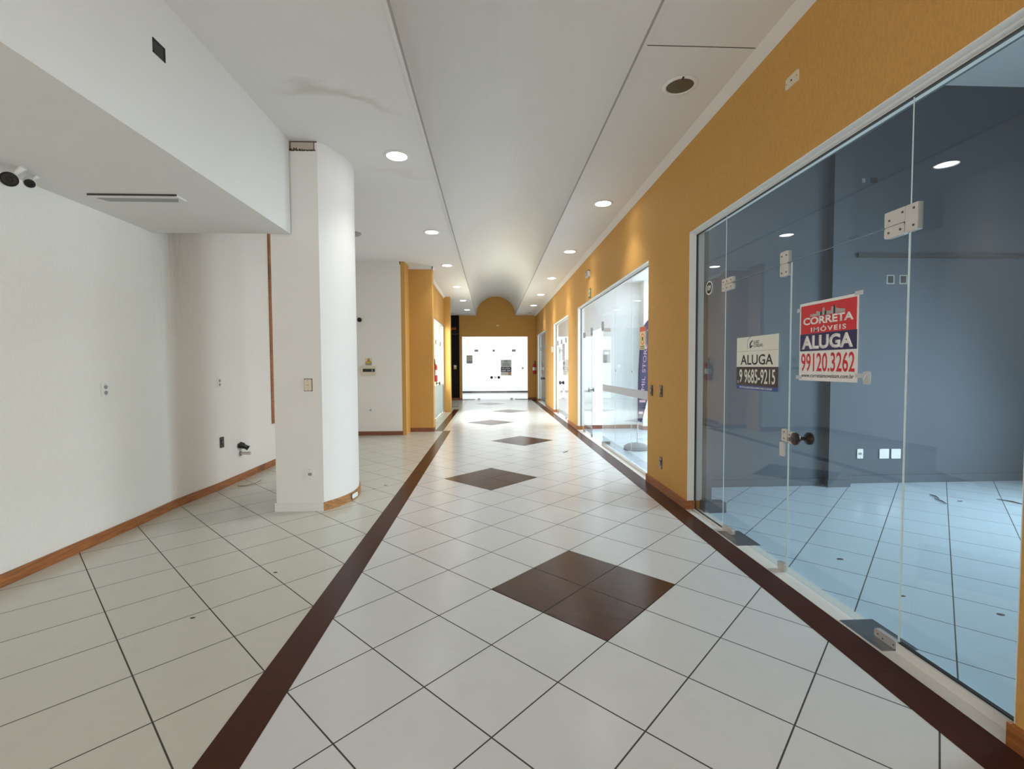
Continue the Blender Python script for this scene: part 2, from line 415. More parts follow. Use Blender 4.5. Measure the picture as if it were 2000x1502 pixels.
struct('ceiling_shadow_strip', MB().box(CX - RV - 0.002, CX - RV + 0.012, YB, YE, H - 0.014, H - 0.002).box(CX + RV - 0.012, CX + RV + 0.002, YB, YE, H - 0.010, H - 0.002), plain('shadow_line', (0.40, 0.385, 0.37), 0.9))  # painted shade: darker strips stand in for the shadow along the vault edges
struct('ceiling_seam', MB().box(CX + RV + 0.03, XR - 0.1, 3.268, 3.274, H - 0.0015, H + 0.001), M['darkgrey'])
struct('trim_4', MB().prism_y([(1.865, H), (XR, H - 0.035), (XR, H)], YB, YE), M['white'])
cr = MB().prism_y([(-1.48, H), (-1.48, H - 0.05), (-1.42, H)], 10.72, 15.0)
cr.box(-1.905, -1.265, 10.455, 10.48, H - 0.06, H).box(-1.285, -1.262, 10.455, 10.72, H - 0.06, H).box(-1.905, -1.885, 10.0, 10.48, H - 0.06, H)
struct('trim_5', cr, M['white'])
# column with one flat face and one bowed face
cp = [(-2.158, 4.75), (-1.69, 4.75)]
ccx, ccy = -2.335, 5.26; cr_ = math.hypot(-1.69 - ccx, 4.75 - ccy)
a0 = math.atan2(4.75 - ccy, -1.69 - ccx); a1 = math.atan2(5.80 - ccy, -1.66 - ccx)
cp += [(ccx + cr_ * math.cos(a0 + (a1 - a0) * i / 20), ccy + cr_ * math.sin(a0 + (a1 - a0) * i / 20)) for i in range(1, 21)]
cp += [(-2.158, 5.82)]
struct('wall_column', MB().prism(cp, 0, H + 0.02), M['white'], None, True)
cb = MB().box(-2.172, -1.69, 4.737, 4.75, 0, 0.085)
struct('baseboard_column', cb, M['whitep'])
ob = MB()
arcp = [(ccx + cr_ * math.cos(a0 + (a1 - a0) * i / 20), ccy + cr_ * math.sin(a0 + (a1 - a0) * i / 20)) for i in range(21)]
arco = [(ccx + (cr_ + .016) * math.cos(a0 + (a1 - a0) * i / 20), ccy + (cr_ + .016) * math.sin(a0 + (a1 - a0) * i / 20)) for i in range(21)]
ob.prism([(-1.69, 4.737)] + arco[1:19] + arcp[18:0:-1], 0, 0.088)
struct('baseboard_column_bowed', ob, M['oldbase'])
# baseboards
bl = [(x + 0.018, y) for x, y in pl]
struct('baseboard_left', MB().prism([pl[0]] + bl + pl[:0:-1], 0, 0.085), M['base'])
struct('baseboard_left_end', MB().box(-3.2, -1.885, 9.985, 10.0, 0, 0.085), M['basedark'])
struct('baseboard_ochre', MB().box(-1.885, -1.285, 10.465, 10.48, 0, 0.085).box(-1.885, -1.872, 9.985, 10.48, 0, 0.085).box(-1.285, -1.272, 10.465, 10.72, 0, 0.085).box(-1.48, -1.467, 10.72, LD[0], 0, 0.085), M['basedark'])
br = MB()
for i in range(0, len(ys), 2):
    a, b = ys[i], ys[i + 1]
    br.box(XR - 0.016, XR, a - 0.016 if i else a, b + 0.016 if i + 2 < len(ys) else b, 0, 0.092)
    if i: br.box(XR, XR + 0.075, a - 0.016, a, 0, 0.092)
    if i + 2 < len(ys): br.box(XR, XR + 0.075, b, b + 0.016, 0, 0.092)
struct('baseboard_right', br, M['base'])
struct('baseboard_end', MB().box(-1.36, -1.245, YE - 0.015, YE, 0, 0.085).box(1.615, XR, YE - 0.015, YE, 0, 0.085), M['basedark'])
struct('trim_6', MB().prism([(XL + 0.02, 7.0), (XL + 0.038, 7.0), (XL + 0.038, 7.10), (XL + 0.02, 7.10)], 0.62, 3.40), M['base'])

# ------------------------------------------------------------------ near shop behind the glass
g = MB().box(2.11, 2.165, 4.47, 5.5, 0, 4.8).box(2.11, 4.0, 5.40, 5.62, 0, 4.8).box(3.99, 4.21, 5.32, 5.62, 0, 4.8).box(4.2, 7.4, 5.48, 5.62, 0, 4.8)
struct('wall_shop', g, M['grey'])
struct('shop_shadow_strip', MB().box(4.41, 7.38, 5.458, 5.48, 2.735, 2.785), plain('painted_shadow_line', srgb(52, 58, 66), 0.7))  # dark strip standing in for the thin shadow line across the wall
struct('wall_shop_near', MB().box(2.11, 7.4, -1.15, -1.0, 0, 4.8), M['grey'])
struct('wall_shop_bulkhead', MB().box(2.11, 2.53, -1.0, 5.4, 2.995, 4.8).box(2.11, 2.53, -1.0, 1.5, 0, 2.995), M['grey'])
sw = MB().box(7.38, 7.5, -1.15, 5.62, 0, 0.5).box(7.38, 7.5, -1.15, 5.62, 3.4, 4.8).box(7.38, 7.5, -1.15, 0.2, 0.5, 3.4).box(7.38, 7.5, 4.7, 5.62, 0.5, 3.4)
struct('wall_shop_window', sw, M['grey'])
struct('ceiling_shop', MB().box(2.0, 7.5, -1.15, 5.62, 4.78, 4.9), M['shopwhite'])
bs = MB().box(2.165, 4.0, 5.385, 5.40, 0, 0.085).box(3.97, 4.245, 5.30, 5.325, 0, 0.085).box(4.21, 7.4, 5.463, 5.48, 0, 0.095).box(2.09, 2.30, 4.44, 4.56, 0, 0.10)
struct('baseboard_shop', bs, M['grey'])
# shop with the feather flag
w2 = MB().box(2.11, 7.0, 10.65, 10.77, 0, 3.4).box(2.11, 7.0, 5.62, 5.74, 0, 3.4).box(6.95, 7.05, 5.62, 10.77, 0, 0.4).box(6.95, 7.05, 5.62, 10.77, 3.3, 3.4)
w2.box(3.42, 3.62, 10.35, 10.65, 0, 3.4)
struct('wall_flag_shop', w2, M['shopwhite'])
struct('ceiling_flag_shop', MB().box(2.0, 7.05, 5.62, 10.77, 3.35, 3.45), M['shopwhite'])
struct('baseboard_flag_shop', MB().box(2.11, 6.9, 10.635, 10.65, 0, 0.09).box(3.405, 3.635, 10.335, 10.65, 0, 0.09), M['basedark'])
struct('wall_flag_shop_panel', MB().box(2.13, 2.80, 10.61, 10.65, 0.09, 2.12), M['shopwhite'])
# two farther shops on the right
w3 = MB().box(2.11, 6.6, 14.9, 15.02, 0, 3.2).box(6.5, 6.6, 10.77, 20.4, 0, 3.2).box(2.11, 6.6, 20.1, 20.22, 0, 3.2)
struct('wall_far_shops', w3, M['shopwhite'])
struct('ceiling_far_shops', MB().box(2.0, 6.6, 10.77, 20.3, 3.15, 3.25), M['shopwhite'])
# left shop behind the recessed door
w4 = MB().box(-5.2, -1.6, 10.6, 10.72, 0, 3.4).box(-5.2, -1.6, 15.25, 15.37, 0, 3.4).box(-5.3, -5.2, 10.6, 15.37, 0, 3.4)
struct('wall_left_shop', w4, M['shopwhite'])
struct('ceiling_left_shop', MB().box(-5.3, -1.55, 10.6, 15.37, 3.35, 3.45), M['shopwhite'])
struct('floor_left_shop', MB().box(-5.3, -3.6, 10.6, 15.37, -0.12, 0.0), M['floor_left'])
# bright room past the end door
w5 = MB().box(-3.6, 4.0, 26.0, 26.12, 0, 3.4).box(-3.6, -3.5, YE + 0.5, 26.1, 0, 3.4).box(3.9, 4.0, YE + 0.12, 26.1, 0, 3.4).box(2.0, 4.0, YE, YE + 0.12, 0, 3.4)
struct('wall_end_room', w5, M['shopwhite'])
struct('ceiling_end_room', MB().box(-3.6, 4.0, YE + 0.12, 26.1, 3.3, 3.4), M['shopwhite'])
struct('baseboard_end_room', MB().box(-3.5, 3.9, 25.985, 26.0, 0, 0.09), M['black'])
# black bar front at the left of the end wall and the passage before it
struct('wall_bar', MB().box(-3.6, -1.36, YE - 0.1, YE + 0.5, 0, H), M['barblack'])
struct('wall_passage', MB().box(-3.6, -3.5, 15.3, YE, 0, H), M['barblack'])
struct('baseboard_bar', MB().box(-3.5, -1.37, YE - 0.115, YE - 0.1, 0, 0.10), M['basedark'])

# ------------------------------------------------------------------ glass shop fronts (structure)
def pane(mb, y0, y1, z0, z1, x=GX, t=0.010):
    mb.box(x - t / 2, x + t / 2, y0, y1, z0, z1)
def struct_empty(name, loc=(0, 0, 0), facing=None):
    o = bpy.data.objects.new(name, None); COL.objects.link(o); o.location = loc; o['kind'] = 'structure'; o.empty_display_size = 0.05
    return o
def edge_strip(mb, y, z0, z1, x=GX): mb.box(x - 0.0051, x - 0.0005, y - 0.0015, y + 0.0015, z0, z1)
def patch_plate(mb, y0, y1, z0, z1, x=GX, r=0.012):
    """a metal patch fitting clamped on both sides of the glass"""
    pts = []
    for qy, qz, b in ((1, 1, 0), (-1, 1, 90), (-1, -1, 180), (1, -1, 270)):
        for k in range(4):
            a = math.radians(b + 30 * k)
            pts.append(((y0 + y1) / 2 + qy * ((y1 - y0) / 2 - r) + r * math.cos(a), (z0 + z1) / 2 + qz * ((z1 - z0) / 2 - r) + r * math.sin(a)))
    n = len(pts)
    xa, xb = x - 0.013, x + 0.013
    mb.add([(xa, p[0], p[1]) for p in pts] + [(xb, p[0], p[1]) for p in pts],
           [tuple(range(n)), tuple(reversed(range(n, 2 * n)))] + [(i, n + i, n + (i + 1) % n, (i + 1) % n) for i in range(n)])
def panes(rects, parent, mat='glass2', x=None):
    for r in rects:
        mb = MB(); pane(mb, *r, x=GX if x is None else x); mb.build('pane', M[mat], parent)
def plates(name, rects, mat, parent, **kw):
    o = None
    for r in rects:
        mb = MB(); patch_plate(mb, *r, **kw); o = mb.build(name, mat, parent)
    return o
def screws(mb, pts, x=GX - 0.013, r=0.006):
    for y, z in pts:
        vs = [(x - 0.002, y + r * math.cos(math.pi * j / 4), z + r * math.sin(math.pi * j / 4)) for j in range(8)]
        mb.add(vs + [(x, v[1], v[2]) for v in vs], [tuple(range(8))] + [(j, (j + 1) % 8, 8 + (j + 1) % 8, 8 + j) for j in range(8)])
def screw_set(pts, parent, x=GX - 0.013, r=0.006):
    for q in pts:
        mb = MB(); screws(mb, [q], x, r); mb.build('screw', M['screw'], parent)
def knob_mesh(x, y, z, R=0.042):
    prof = [(0.012, 0.0), (0.013, 0.006), (0.015, 0.012), (0.014, 0.020), (0.020, 0.027), (R * 0.9, 0.035), (R, 0.043), (R, 0.053), (R * 0.85, 0.060), (R * 0.4, 0.063)]
    mb = MB().lathe([(r, -h) for r, h in reversed(prof)] + prof[1:], 20)
    for i in range(len(mb.v)):
        a, b, h = mb.v[i]; mb.v[i] = (x + h, y + a, z + b)
    return mb

YR, YM, YL, ZT = 2.205, 3.10, 3.985, 2.145     # joints of the near shop front
for i, (a, b, z0, z1) in enumerate(((YL + 0.002, 4.562, 0.006, HEAD - 0.02), (1.63, YR - 0.002, 0.05, HEAD - 0.02), (YR + 0.002, YL - 0.002, ZT + 0.003, HEAD - 0.02))):
    wdw = struct_empty('window_%d' % (i + 1))
    mb = MB(); pane(mb, a, b, z0, z1); mb.build('pane', M['glass'], wdw)
    mb = MB()
    if i == 0: edge_strip(mb, a, z0, z1)
    if i == 1: edge_strip(mb, b, z0, z1); 
    if i == 2: mb.box(GX - 0.005, GX + 0.005, a, b, z0 - 0.003, z0)
    mb.build('pane_edge', M['edge'] if i < 2 else M['steel'], wdw)
    if i == 1:
        MB().box(GX - 0.02, GX + 0.02, a - 0.01, b, 0.004, 0.05).build('bottom_rail', M['whitep'], wdw)
        MB().box(GX - 0.008, GX + 0.012, a - 0.01, b, 0.05, 0.056).build('seal', M['black'], wdw)
    if i == 0:
        MB().box(GX - 0.02, GX + 0.02, a, b, 0.004, 0.012).build('bottom_rail', M['whitep'], wdw)
        MB().box(GX - 0.008, GX + 0.008, a, b, 0.012, 0.016).build('seal', M['black'], wdw)
# left leaf
d1 = struct_empty('door_1')
mb = MB(); pane(mb, YM + 0.002, YL - 0.002, 0.012, ZT - 0.003); mb.build('pane', M['glass'], d1)
mb = MB(); edge_strip(mb, YM + 0.004, 0.012, ZT - 0.003); mb.build('pane_edge', M['edge'], d1)
mb = MB(); patch_plate(mb, 3.86, YL - 0.003, ZT - 0.055, ZT - 0.002); h1 = mb.build('hinge_plate', M['alu'], d1)
screw_set([(3.885, ZT - 0.03), (3.955, ZT - 0.03)], h1)
mb = MB(); patch_plate(mb, 3.125, 3.215, ZT - 0.085, ZT - 0.002); h1 = mb.build('corner_plate', M['alu'], d1)
screw_set([(3.145, ZT - 0.06), (3.195, ZT - 0.06)], h1)
mb = MB(); patch_plate(mb, 3.81, YL - 0.003, 0.008, 0.055); mb.build('floor_hinge', M['alu'], d1)
mb = MB(); patch_plate(mb, YM + 0.01, YM + 0.085, 0.008, 0.062); mb.build('floor_lock', M['alu'], d1)
mb = MB(); patch_plate(mb, YM + 0.003, YM + 0.065, 0.918, 1.005, r=0.010); h1 = mb.build('lock_keeper', M['alu'], d1)
screw_set([(YM + 0.035, 0.94), (YM + 0.035, 0.985)], h1, r=0.005)
MB().box(GX - 0.024, GX - 0.0055, YM + 0.028, YM + 0.068, 0.815, 0.912).build('bolt', M['alu'], d1)
# right leaf
d2 = struct_empty('door_2')
mb = MB(); pane(mb, YR + 0.002, YM - 0.002, 0.012, ZT - 0.003); mb.build('pane', M['glass'], d2)
mb = MB(); edge_strip(mb, YM - 0.004, 0.012, ZT - 0.003); edge_strip(mb, YR + 0.003, 0.06, ZT - 0.06); mb.build('pane_edge', M['edge'], d2)
mb = MB(); patch_plate(mb, YR + 0.022, 2.345, ZT - 0.058, ZT - 0.002); h1 = mb.build('hinge_plate', M['alu'], d2)
screw_set([(2.318, ZT - 0.03), (2.25, ZT - 0.03)], h1)
mb = MB(); patch_plate(mb, YR + 0.005, 2.345, 0.008, 0.052); h1 = mb.build('floor_hinge', M['alu'], d2)
screw_set([(2.32, 0.03), (2.29, 0.022), (2.225, 0.028)], h1, r=0.004)
mb = MB(); patch_plate(mb, YM - 0.052, YM - 0.004, 0.912, 0.995, r=0.010); h1 = mb.build('lock_case', M['alu'], d2)
screw_set([(YM - 0.022, 0.972)], h1, r=0.005)
mb = MB(); mb.lathe([(0.013, 0), (0.013, 0.012)], 14)
for i in range(len(mb.v)): a, b, h = mb.v[i]; mb.v[i] = (GX - 0.013 - h, YM - 0.026 + a, 0.942 + b)
mb.build('keyhole', M['steel'], h1)
knob_mesh(GX, 2.965, 0.962).build('knob', M['brownp'], d2, True)
# transom fittings hold on to the fixed glass over the doors
tf = bpy.data.objects['window_3']
h1 = plates('hinge_plate', [(YR + 0.019, 2.345, ZT + 0.001, ZT + 0.075), (YR - 0.05, YR + 0.018, ZT - 0.055, ZT + 0.075)], M['alu'], tf, r=0.005)
screw_set([(2.315, ZT + 0.03), (2.24, ZT + 0.05), (2.178, ZT + 0.052), (2.178, ZT - 0.03)], h1)
h1 = plates('hinge_plate', [(3.86, YL - 0.001, ZT + 0.001, ZT + 0.05), (YL, YL + 0.055, ZT - 0.055, ZT + 0.05)], M['alu'], tf, r=0.005)
screw_set([(3.885, ZT + 0.025), (3.955, ZT + 0.025), (YL + 0.03, ZT + 0.025), (YL + 0.03, ZT - 0.03)], h1)
mb = MB(); patch_plate(mb, 3.125, 3.215, ZT + 0.001, ZT + 0.085); h1 = mb.build('corner_plate', M['alu'], tf)
screw_set([(3.145, ZT + 0.055), (3.195, ZT + 0.055)], h1)
# floor springs under the leaves
for k, (a, b) in enumerate(((3.60, 3.93), (2.215, 2.50))):
    o = MB().prism([(1.958, a), (2.15, a), (2.15, b), (1.958, b)], 0.004, 0.0068).build('floor_spring_plate', M['steel'])
    tag(o, ('dull steel floor plate under the far hinge of the near glass doors', 'dull steel floor plate under the near glass doors, closest to the camera')[k], 'floor plate', 'floor spring plates')

# flag shop front: one leaf shut, one folded back
w = struct_empty('window_4'); panes([(7.58, 8.44, 0.03, HEAD - 0.03), (6.70, 7.576, 0.03, HEAD - 0.03), (5.77, 6.696, 0.03, HEAD - 0.03)], w)
for y in (8.44, 7.578, 6.698):
    mb = MB(); edge_strip(mb, y, 0.03, HEAD - 0.03); mb.build('pane_edge', M['edge'], w)
MB().box(GX - 0.02, GX + 0.02, 5.77, 8.44, 0.004, 0.03).build('bottom_rail', M['alu'], w)
MB().box(GX - 0.0065, GX - 0.0052, 5.77, 8.42, 1.0, 1.115).build('frosted_band', plain('frosted_band_film', (0.62, 0.62, 0.68), 0.5), w)
mb = MB(); patch_plate(mb, 8.43, 8.50, ZT - 0.05, ZT + 0.11); mb.build('hinge_plate', M['steel'], w)
for y, z in ((7.54, 1.37), (6.66, 1.365)):
    mb = MB(); screws(mb, [(y, z)], GX - 0.005, 0.02); mb.build('spacer_button', M['steel'], w)
w = struct_empty('window_5'); panes([(8.444, 10.49, ZT, HEAD - 0.03), (10.20, 10.49, 0.02, ZT - 0.004)], w)
mb = MB(); edge_strip(mb, 10.2, 0.02, ZT); mb.build('pane_edge', M['edge'], w)
mb = MB(); patch_plate(mb, 9.35, 9.44, ZT + 0.002, ZT + 0.08); mb.build('corner_plate', M['steel'], w)
d = struct_empty('door_3'); mb = MB(); pane(mb, 9.33, 10.196, 0.012, ZT - 0.004); mb.build('pane', M['glass2'], d)
mb = MB(); edge_strip(mb, 9.332, 0.012, ZT - 0.004); mb.build('pane_edge', M['steel'], d)
plates('hinge_plate', [(9.345, 9.43, ZT - 0.08, ZT - 0.004), (10.06, 10.19, ZT - 0.08, ZT + 0.03)], M['steel'], d)
plates('floor_hinge', [(9.335, 9.40, 0.01, 0.07), (10.06, 10.19, 0.01, 0.06)], M['steel'], d)
knob_mesh(GX, 9.42, 0.965, 0.045).build('knob', M['steel'], d, True)
d = struct_empty('door_4')          # the leaf that stands open into the shop
MB().box(GX + 0.02, GX + 0.86, 8.455, 8.465, 0.012, ZT - 0.004).build('pane', M['glass2'], d)
MB().box(GX - 0.01, GX + 0.14, 8.442, 8.478, 0.008, 0.06).build('floor_hinge', M['steel'], d)
MB().box(GX - 0.01, GX + 0.14, 8.442, 8.478, ZT - 0.07, ZT - 0.006).build('hinge_plate', M['alu'], d)
# the two farther shop fronts
for n, (a, b, k, gm) in enumerate(((11.77, 14.55, 13.40, 'glass2'), (16.6, 19.5, 18.3, 'glass2'))):
    w = struct_empty('window_%d' % (6 + n))
    panes([(a + 0.01, k - 0.86, 0.02, HEAD - 0.03), (k + 0.84, b - 0.01, 0.02, HEAD - 0.03), (k - 0.856, k + 0.836, ZT, HEAD - 0.03)], w)
    for y in (k - 0.86, k + 0.84):
        mb = MB(); edge_strip(mb, y, 0.02, HEAD - 0.03); mb.build('pane_edge', M['edge'], w)
    d = struct_empty('door_%d' % (5 + n)); panes([(k - 0.856, k - 0.012, 0.012, ZT - 0.004), (k - 0.008, k + 0.836, 0.012, ZT - 0.004)], d)
    plates('hinge_plate', [(y, y + 0.11, ZT - 0.06, ZT + 0.07) for y in (k - 0.85, k + 0.72, k - 0.05)], M['steel'], d)
    plates('floor_hinge', [(y, y + 0.11, 0.01, 0.07) for y in (k - 0.85, k + 0.72)], M['steel'], d)
    knob_mesh(GX, k - 0.10, 0.975, 0.05).build('knob', M['black'], d, True); knob_mesh(GX, k + 0.09, 0.975, 0.05).build('knob', M['black'], d, True)
# end door, facing the camera
gy = YE + 0.06
def epane(mb, x0, x1, z0, z1): mb.box(x0, x1, gy - 0.005, gy + 0.005, z0, z1)
w = struct_empty('window_8'); 
for r in ((-1.24, -0.62, 0.02, HEAD - 0.01), (1.0, 1.61, 0.02, HEAD - 0.01), (-0.616, 0.996, ZT, HEAD - 0.01)):
    mb = MB(); epane(mb, *r); mb.build('pane', M['glass2'], w)
for x0, x1 in ((-1.24, -0.70), (1.05, 1.61)): MB().box(x0, x1, gy - 0.02, gy + 0.02, 0.004, 0.03).build('bottom_rail', M['steel'], w)
for x0, x1 in ((-0.71, -0.54), (0.08, 0.18), (0.92, 1.09)):
    mb = MB().rr(x1 - x0, 0.10, 0.01, 0, 0.02, (x0 + x1) / 2, 0)
    for i in range(len(mb.v)): x, y, z = mb.v[i]; mb.v[i] = (x, gy - 0.006 - z, ZT + y)
    mb.build('hinge_plate', M['steel'], w)
for n, (x0, x1, kx) in enumerate(((-0.616, 0.186, 0.03), (0.19, 0.996, 0.345))):
    d = struct_empty('door_%d' % (7 + n)); mb = MB(); epane(mb, x0, x1, 0.012, ZT - 0.004); mb.build('pane', M['glass2'], d)
    mb = MB(); mb.lathe([(0.02, 0.0), (0.02, 0.02), (0.055, 0.03), (0.06, 0.045), (0.04, 0.055)], 20)
    for i in range(len(mb.v)): x, y, z = mb.v[i]; mb.v[i] = (kx + x, gy - 0.005 - z, 0.975 + y)
    mb.build('knob', M['black'], d, True)
    MB().box(0.135 if n == 0 else 0.192, 0.184 if n == 0 else 0.245, gy - 0.024, gy - 0.005, 0.93, 1.02).build('lock_plate', M['alu'], d)
    hx = x0 + 0.02 if n == 0 else x1 - 0.16
    MB().prism_y([(hx, 0.008), (hx + 0.14, 0.008), (hx + 0.10, 0.07), (hx + 0.04, 0.07)], gy - 0.022, gy - 0.005).build('floor_hinge', M['steel'], d)
# recessed door on the left
lx = -1.545
w = struct_empty('window_9'); panes([(LD[0] + 0.01, 13.2, 0.02, HEAD - 0.01), (14.55, LD[1] - 0.07, 0.02, HEAD - 0.01), (13.204, 14.546, ZT, HEAD - 0.01)], w, x=lx)
MB().box(lx - 0.03, lx + 0.055, LD[1] - 0.065, LD[1], 0.0, HEAD).box(lx - 0.03, lx + 0.055, LD[0], LD[1], HEAD - 0.03, HEAD + 0.01).build('window_frame', M['greyp'], w)
for a, b in ((LD[0] + 0.01, 13.2), (14.55, LD[1] - 0.07)): MB().box(lx + 0.0055, lx + 0.0075, a, b, 0.03, 0.92).build('frosted_film', M['frost'], w)
d = struct_empty('door_9'); mb = MB(); pane(mb, 13.204, 14.546, 0.012, ZT - 0.004, lx); mb.build('pane', M['glass2'], d)
MB().box(lx + 0.0055, lx + 0.0075, 13.21, 14.54, 0.03, 0.92).build('frosted_film', M['frost'], d)
plates('hinge_plate', [(14.40, 14.54, ZT - 0.06, ZT + 0.06), (13.21, 13.35, ZT - 0.06, ZT + 0.06)], M['steel'], d, x=lx)
plates('floor_hinge', [(14.40, 14.54, 0.01, 0.07), (13.21, 13.35, 0.01, 0.07)], M['steel'], d, x=lx)
knob_mesh(lx, 13.75, 0.97, 0.06).build('knob', M['black'], d, True)
MB().box(-1.60, -1.47, LD[0], LD[1], 0.0, 0.02).build('window_sill', M['marble'], w)

# ------------------------------------------------------------------ ceiling lights
def downlight(label, x, y, lit=True):
    t = thing('downlight', label, 'ceiling light', (x, y, H), 'down', 'recessed round downlights')
    mb = MB(); mb.lathe([(0.108, 0.0), (0.132, 0.001), (0.134, 0.006), (0.124, 0.011), (0.106, 0.010), (0.104, 0.002)], 32, cap=False); mb.build('trim_ring', M['whitep'], t, True)
    if lit:
        mb = MB(); mb.lathe([(0.105, 0.0015), (0.09, 0.006), (0.05, 0.009), (0.01, 0.010)], 32); mb.build('lamp_glass', M['lit'], t, True)
        l = bpy.data.lights.new('downlight_beam', 'SPOT'); l.energy = LAMP; l.spot_size = math.radians(104); l.spot_blend = 1.0; l.shadow_soft_size = 0.07; l.color = (1.0, 0.95, 0.89)
        lo = bpy.data.objects.new('downlight_beam', l); COL.objects.link(lo); lo.parent = t; lo.location = (0, 0, 0.03); lo.rotation_euler = (math.pi, 0, 0)
    else:
        mb = MB(); mb.lathe([(0.105, 0.003), (0.08, 0.004), (0.035, 0.0055), (0.005, 0.006)], 32); mb.build('reflector', M['lampoff'], t, True)
        MB().box(-0.03, -0.018, 0.10, 0.128, 0.004, 0.02).build('clip', M['black'], t)
    return t
LAMP = 44.0
LD_ = ['lit downlight in the left ceiling strip beside the white column, nearest of its row', 'second lit downlight from the column in the left ceiling strip', 'third lit downlight of the left row, in front of the ochre wall block',
       'fourth lit downlight of the left ceiling row', 'fifth lit downlight of the left ceiling row', 'last lit downlight of the left row, closest to the end wall']
for k, y in enumerate((5.036, 7.814, 10.334, 13.06, 15.75, 18.30)): downlight(LD_[k], -0.97 + 0.015 * k if k < 4 else -0.91, y)
RD_ = ['unlit dusty downlight in the right ceiling strip near the camera', 'nearest lit downlight of the right row, above the ochre wall', 'second lit downlight of the right ceiling row', 'third lit downlight of the right ceiling row',
       'fourth lit downlight of the right ceiling row', 'fifth lit downlight of the right ceiling row', 'unlit downlight at the far end of the right row']
for k, y in enumerate((3.72, 6.387, 9.047, 11.758, 14.45, 17.0, 19.4)): downlight(RD_[k], (1.508, 1.541, 1.537, 1.545, 1.555, 1.565, 1.62)[k], y, k not in (0, 6))

# ------------------------------------------------------------------ things on the ceiling and left wall
t = thing('linear_ceiling_light', 'slim white unlit linear light fixture on the low dropped ceiling', 'ceiling light', (-2.69, 3.765, 2.757), 'down')
MB().rr(0.64, 0.135, 0.012, 0, 0.012).build('housing', M['whitep'], t)
MB().prism([(-0.26, -0.055), (0.26, -0.055), (0.30, 0.012), (-0.30, 0.012)], 0.012, 0.016).build('diffuser', M['greyp'], t)
MB().box(-0.325, 0.325, 0.066, 0.073, 0, 0.013).build('gap', M['darkgrey'], t)
def bullet(label, loc, aim, dark, R, Lh, mount, group='wall cameras'):
    t = thing('security_camera', label, 'camera', loc, 'up', group)
    q = Vector(aim).normalized().to_track_quat('Z', 'Y').to_matrix()
    def place(mb):
        for i in range(len(mb.v)): mb.v[i] = tuple(q @ Vector(mb.v[i]))
        return mb
    body = M['black'] if dark else M['whitep']
    place(MB().lathe([(R * 0.7, -Lh), (R * 0.95, -Lh * 0.9), (R, -Lh * 0.3), (R, 0.0), (R * 0.92, 0.006), (R * 0.75, 0.0)], 24)).build('body', body, t, True)
    place(MB().lathe([(R * 0.86, 0.0), (R * 0.84, 0.008), (R * 0.4, 0.009), (R * 0.3, 0.004)], 24)).build('lens', M['black'], t, True)
    mo = Vector(mount) - Vector(loc)
    back = q @ Vector((0, 0, -Lh * 0.7))
    MB().tube([back, back * 0.6 + mo * 0.5, mo], [R * 0.35, R * 0.3, R * 0.45]).build('bracket', M['whitep'], t, True)
    return t
p = on_y(18, 350, 3.2); bullet('black bullet security camera under the dropped ceiling, at the left edge', p, (0.75, -0.62, -0.2), True, 0.045, 0.06, (p.x + 0.055, p.y + 0.04, 2.757))
p = on_y(58, 358, 3.32); bullet('white bullet security camera with black lens under the dropped ceiling', p, (0.62, -0.62, -0.45), False, 0.032, 0.075, (p.x + 0.0, p.y + 0.06, 2.757))
p = on_y(702, 625, 9.9); bullet('small dark security camera on the far white wall beside the column', p, (0.3, -0.9, -0.3), True, 0.045, 0.07, (p.x - 0.05, 10.0, p.z + 0.09))
MB_ = MB().lathe([(0.10, 0), (0.10, 0.02), (0.075, 0.045), (0.03, 0.055)], 24)
t = thing('smoke_detector', 'round grey detector on the ceiling just right of the column', 'smoke detector', (-2.22, 7.9, H), 'down')
MB_.build('housing', M['greyp'], t, True); MB().lathe([(0.11, 0.0), (0.11, 0.006)], 24).build('base', M['whitep'], t, True)
# open junction box on the dropped ceiling's side
pc = on_x(310, 98, -1.955)
t = thing('junction_box', 'open square black junction box in the side of the dropped ceiling', 'junction box', pc, 'east')
fr = MB(); 
for a in ((-0.052, -0.044, -0.042, 0.042), (0.044, 0.052, -0.042, 0.042), (-0.052, 0.052, 0.034, 0.042), (-0.052, 0.052, -0.042, -0.034)): fr.box(a[0], a[1], a[2], a[3], 0, 0.004)
fr.build('rim', M['black'], t); MB().box(-0.044, 0.044, -0.034, 0.034, 0, 0.0015).build('cavity', M['black'], t)
# broken plaster at the top of the column
t = thing('broken_plaster', 'broken bare plaster patch with dark crumbled edges at the top of the column', 'plaster damage', (-1.83, 4.75, 3.612), 'south')
MB().box(-0.115, 0.118, -0.040, 0.036, 0, 0.003).build('bare_plaster', M['plaster'], t)
mb = MB()
for k in range(26):
    x = -0.12 + 0.24 * k / 25 + random.uniform(-.004, .004); hh = random.uniform(0.010, 0.030) * (1.4 if x < 0 else 0.7)
    mb.add([(x - 0.008, -0.046 + random.uniform(-.006, .004), 0.0), (x + 0.008, -0.046, 0.0), (x + 0.006, -0.046 + hh, 0.0), (x - 0.005, -0.044 + hh, 0.0), (x, -0.042 + hh / 3, 0.008)],
           [(0, 1, 4), (1, 2, 4), (2, 3, 4), (3, 0, 4), (3, 2, 1, 0)])
mb.box(-0.120, -0.112, -0.045, 0.042, 0, 0.006).box(-0.12, 0.14, 0.036, 0.044, 0, 0.005).box(0.108, 0.114, -0.045, 0.04, 0, 0.004)
mb.build('crumbled_edge', M['crumble'], t)

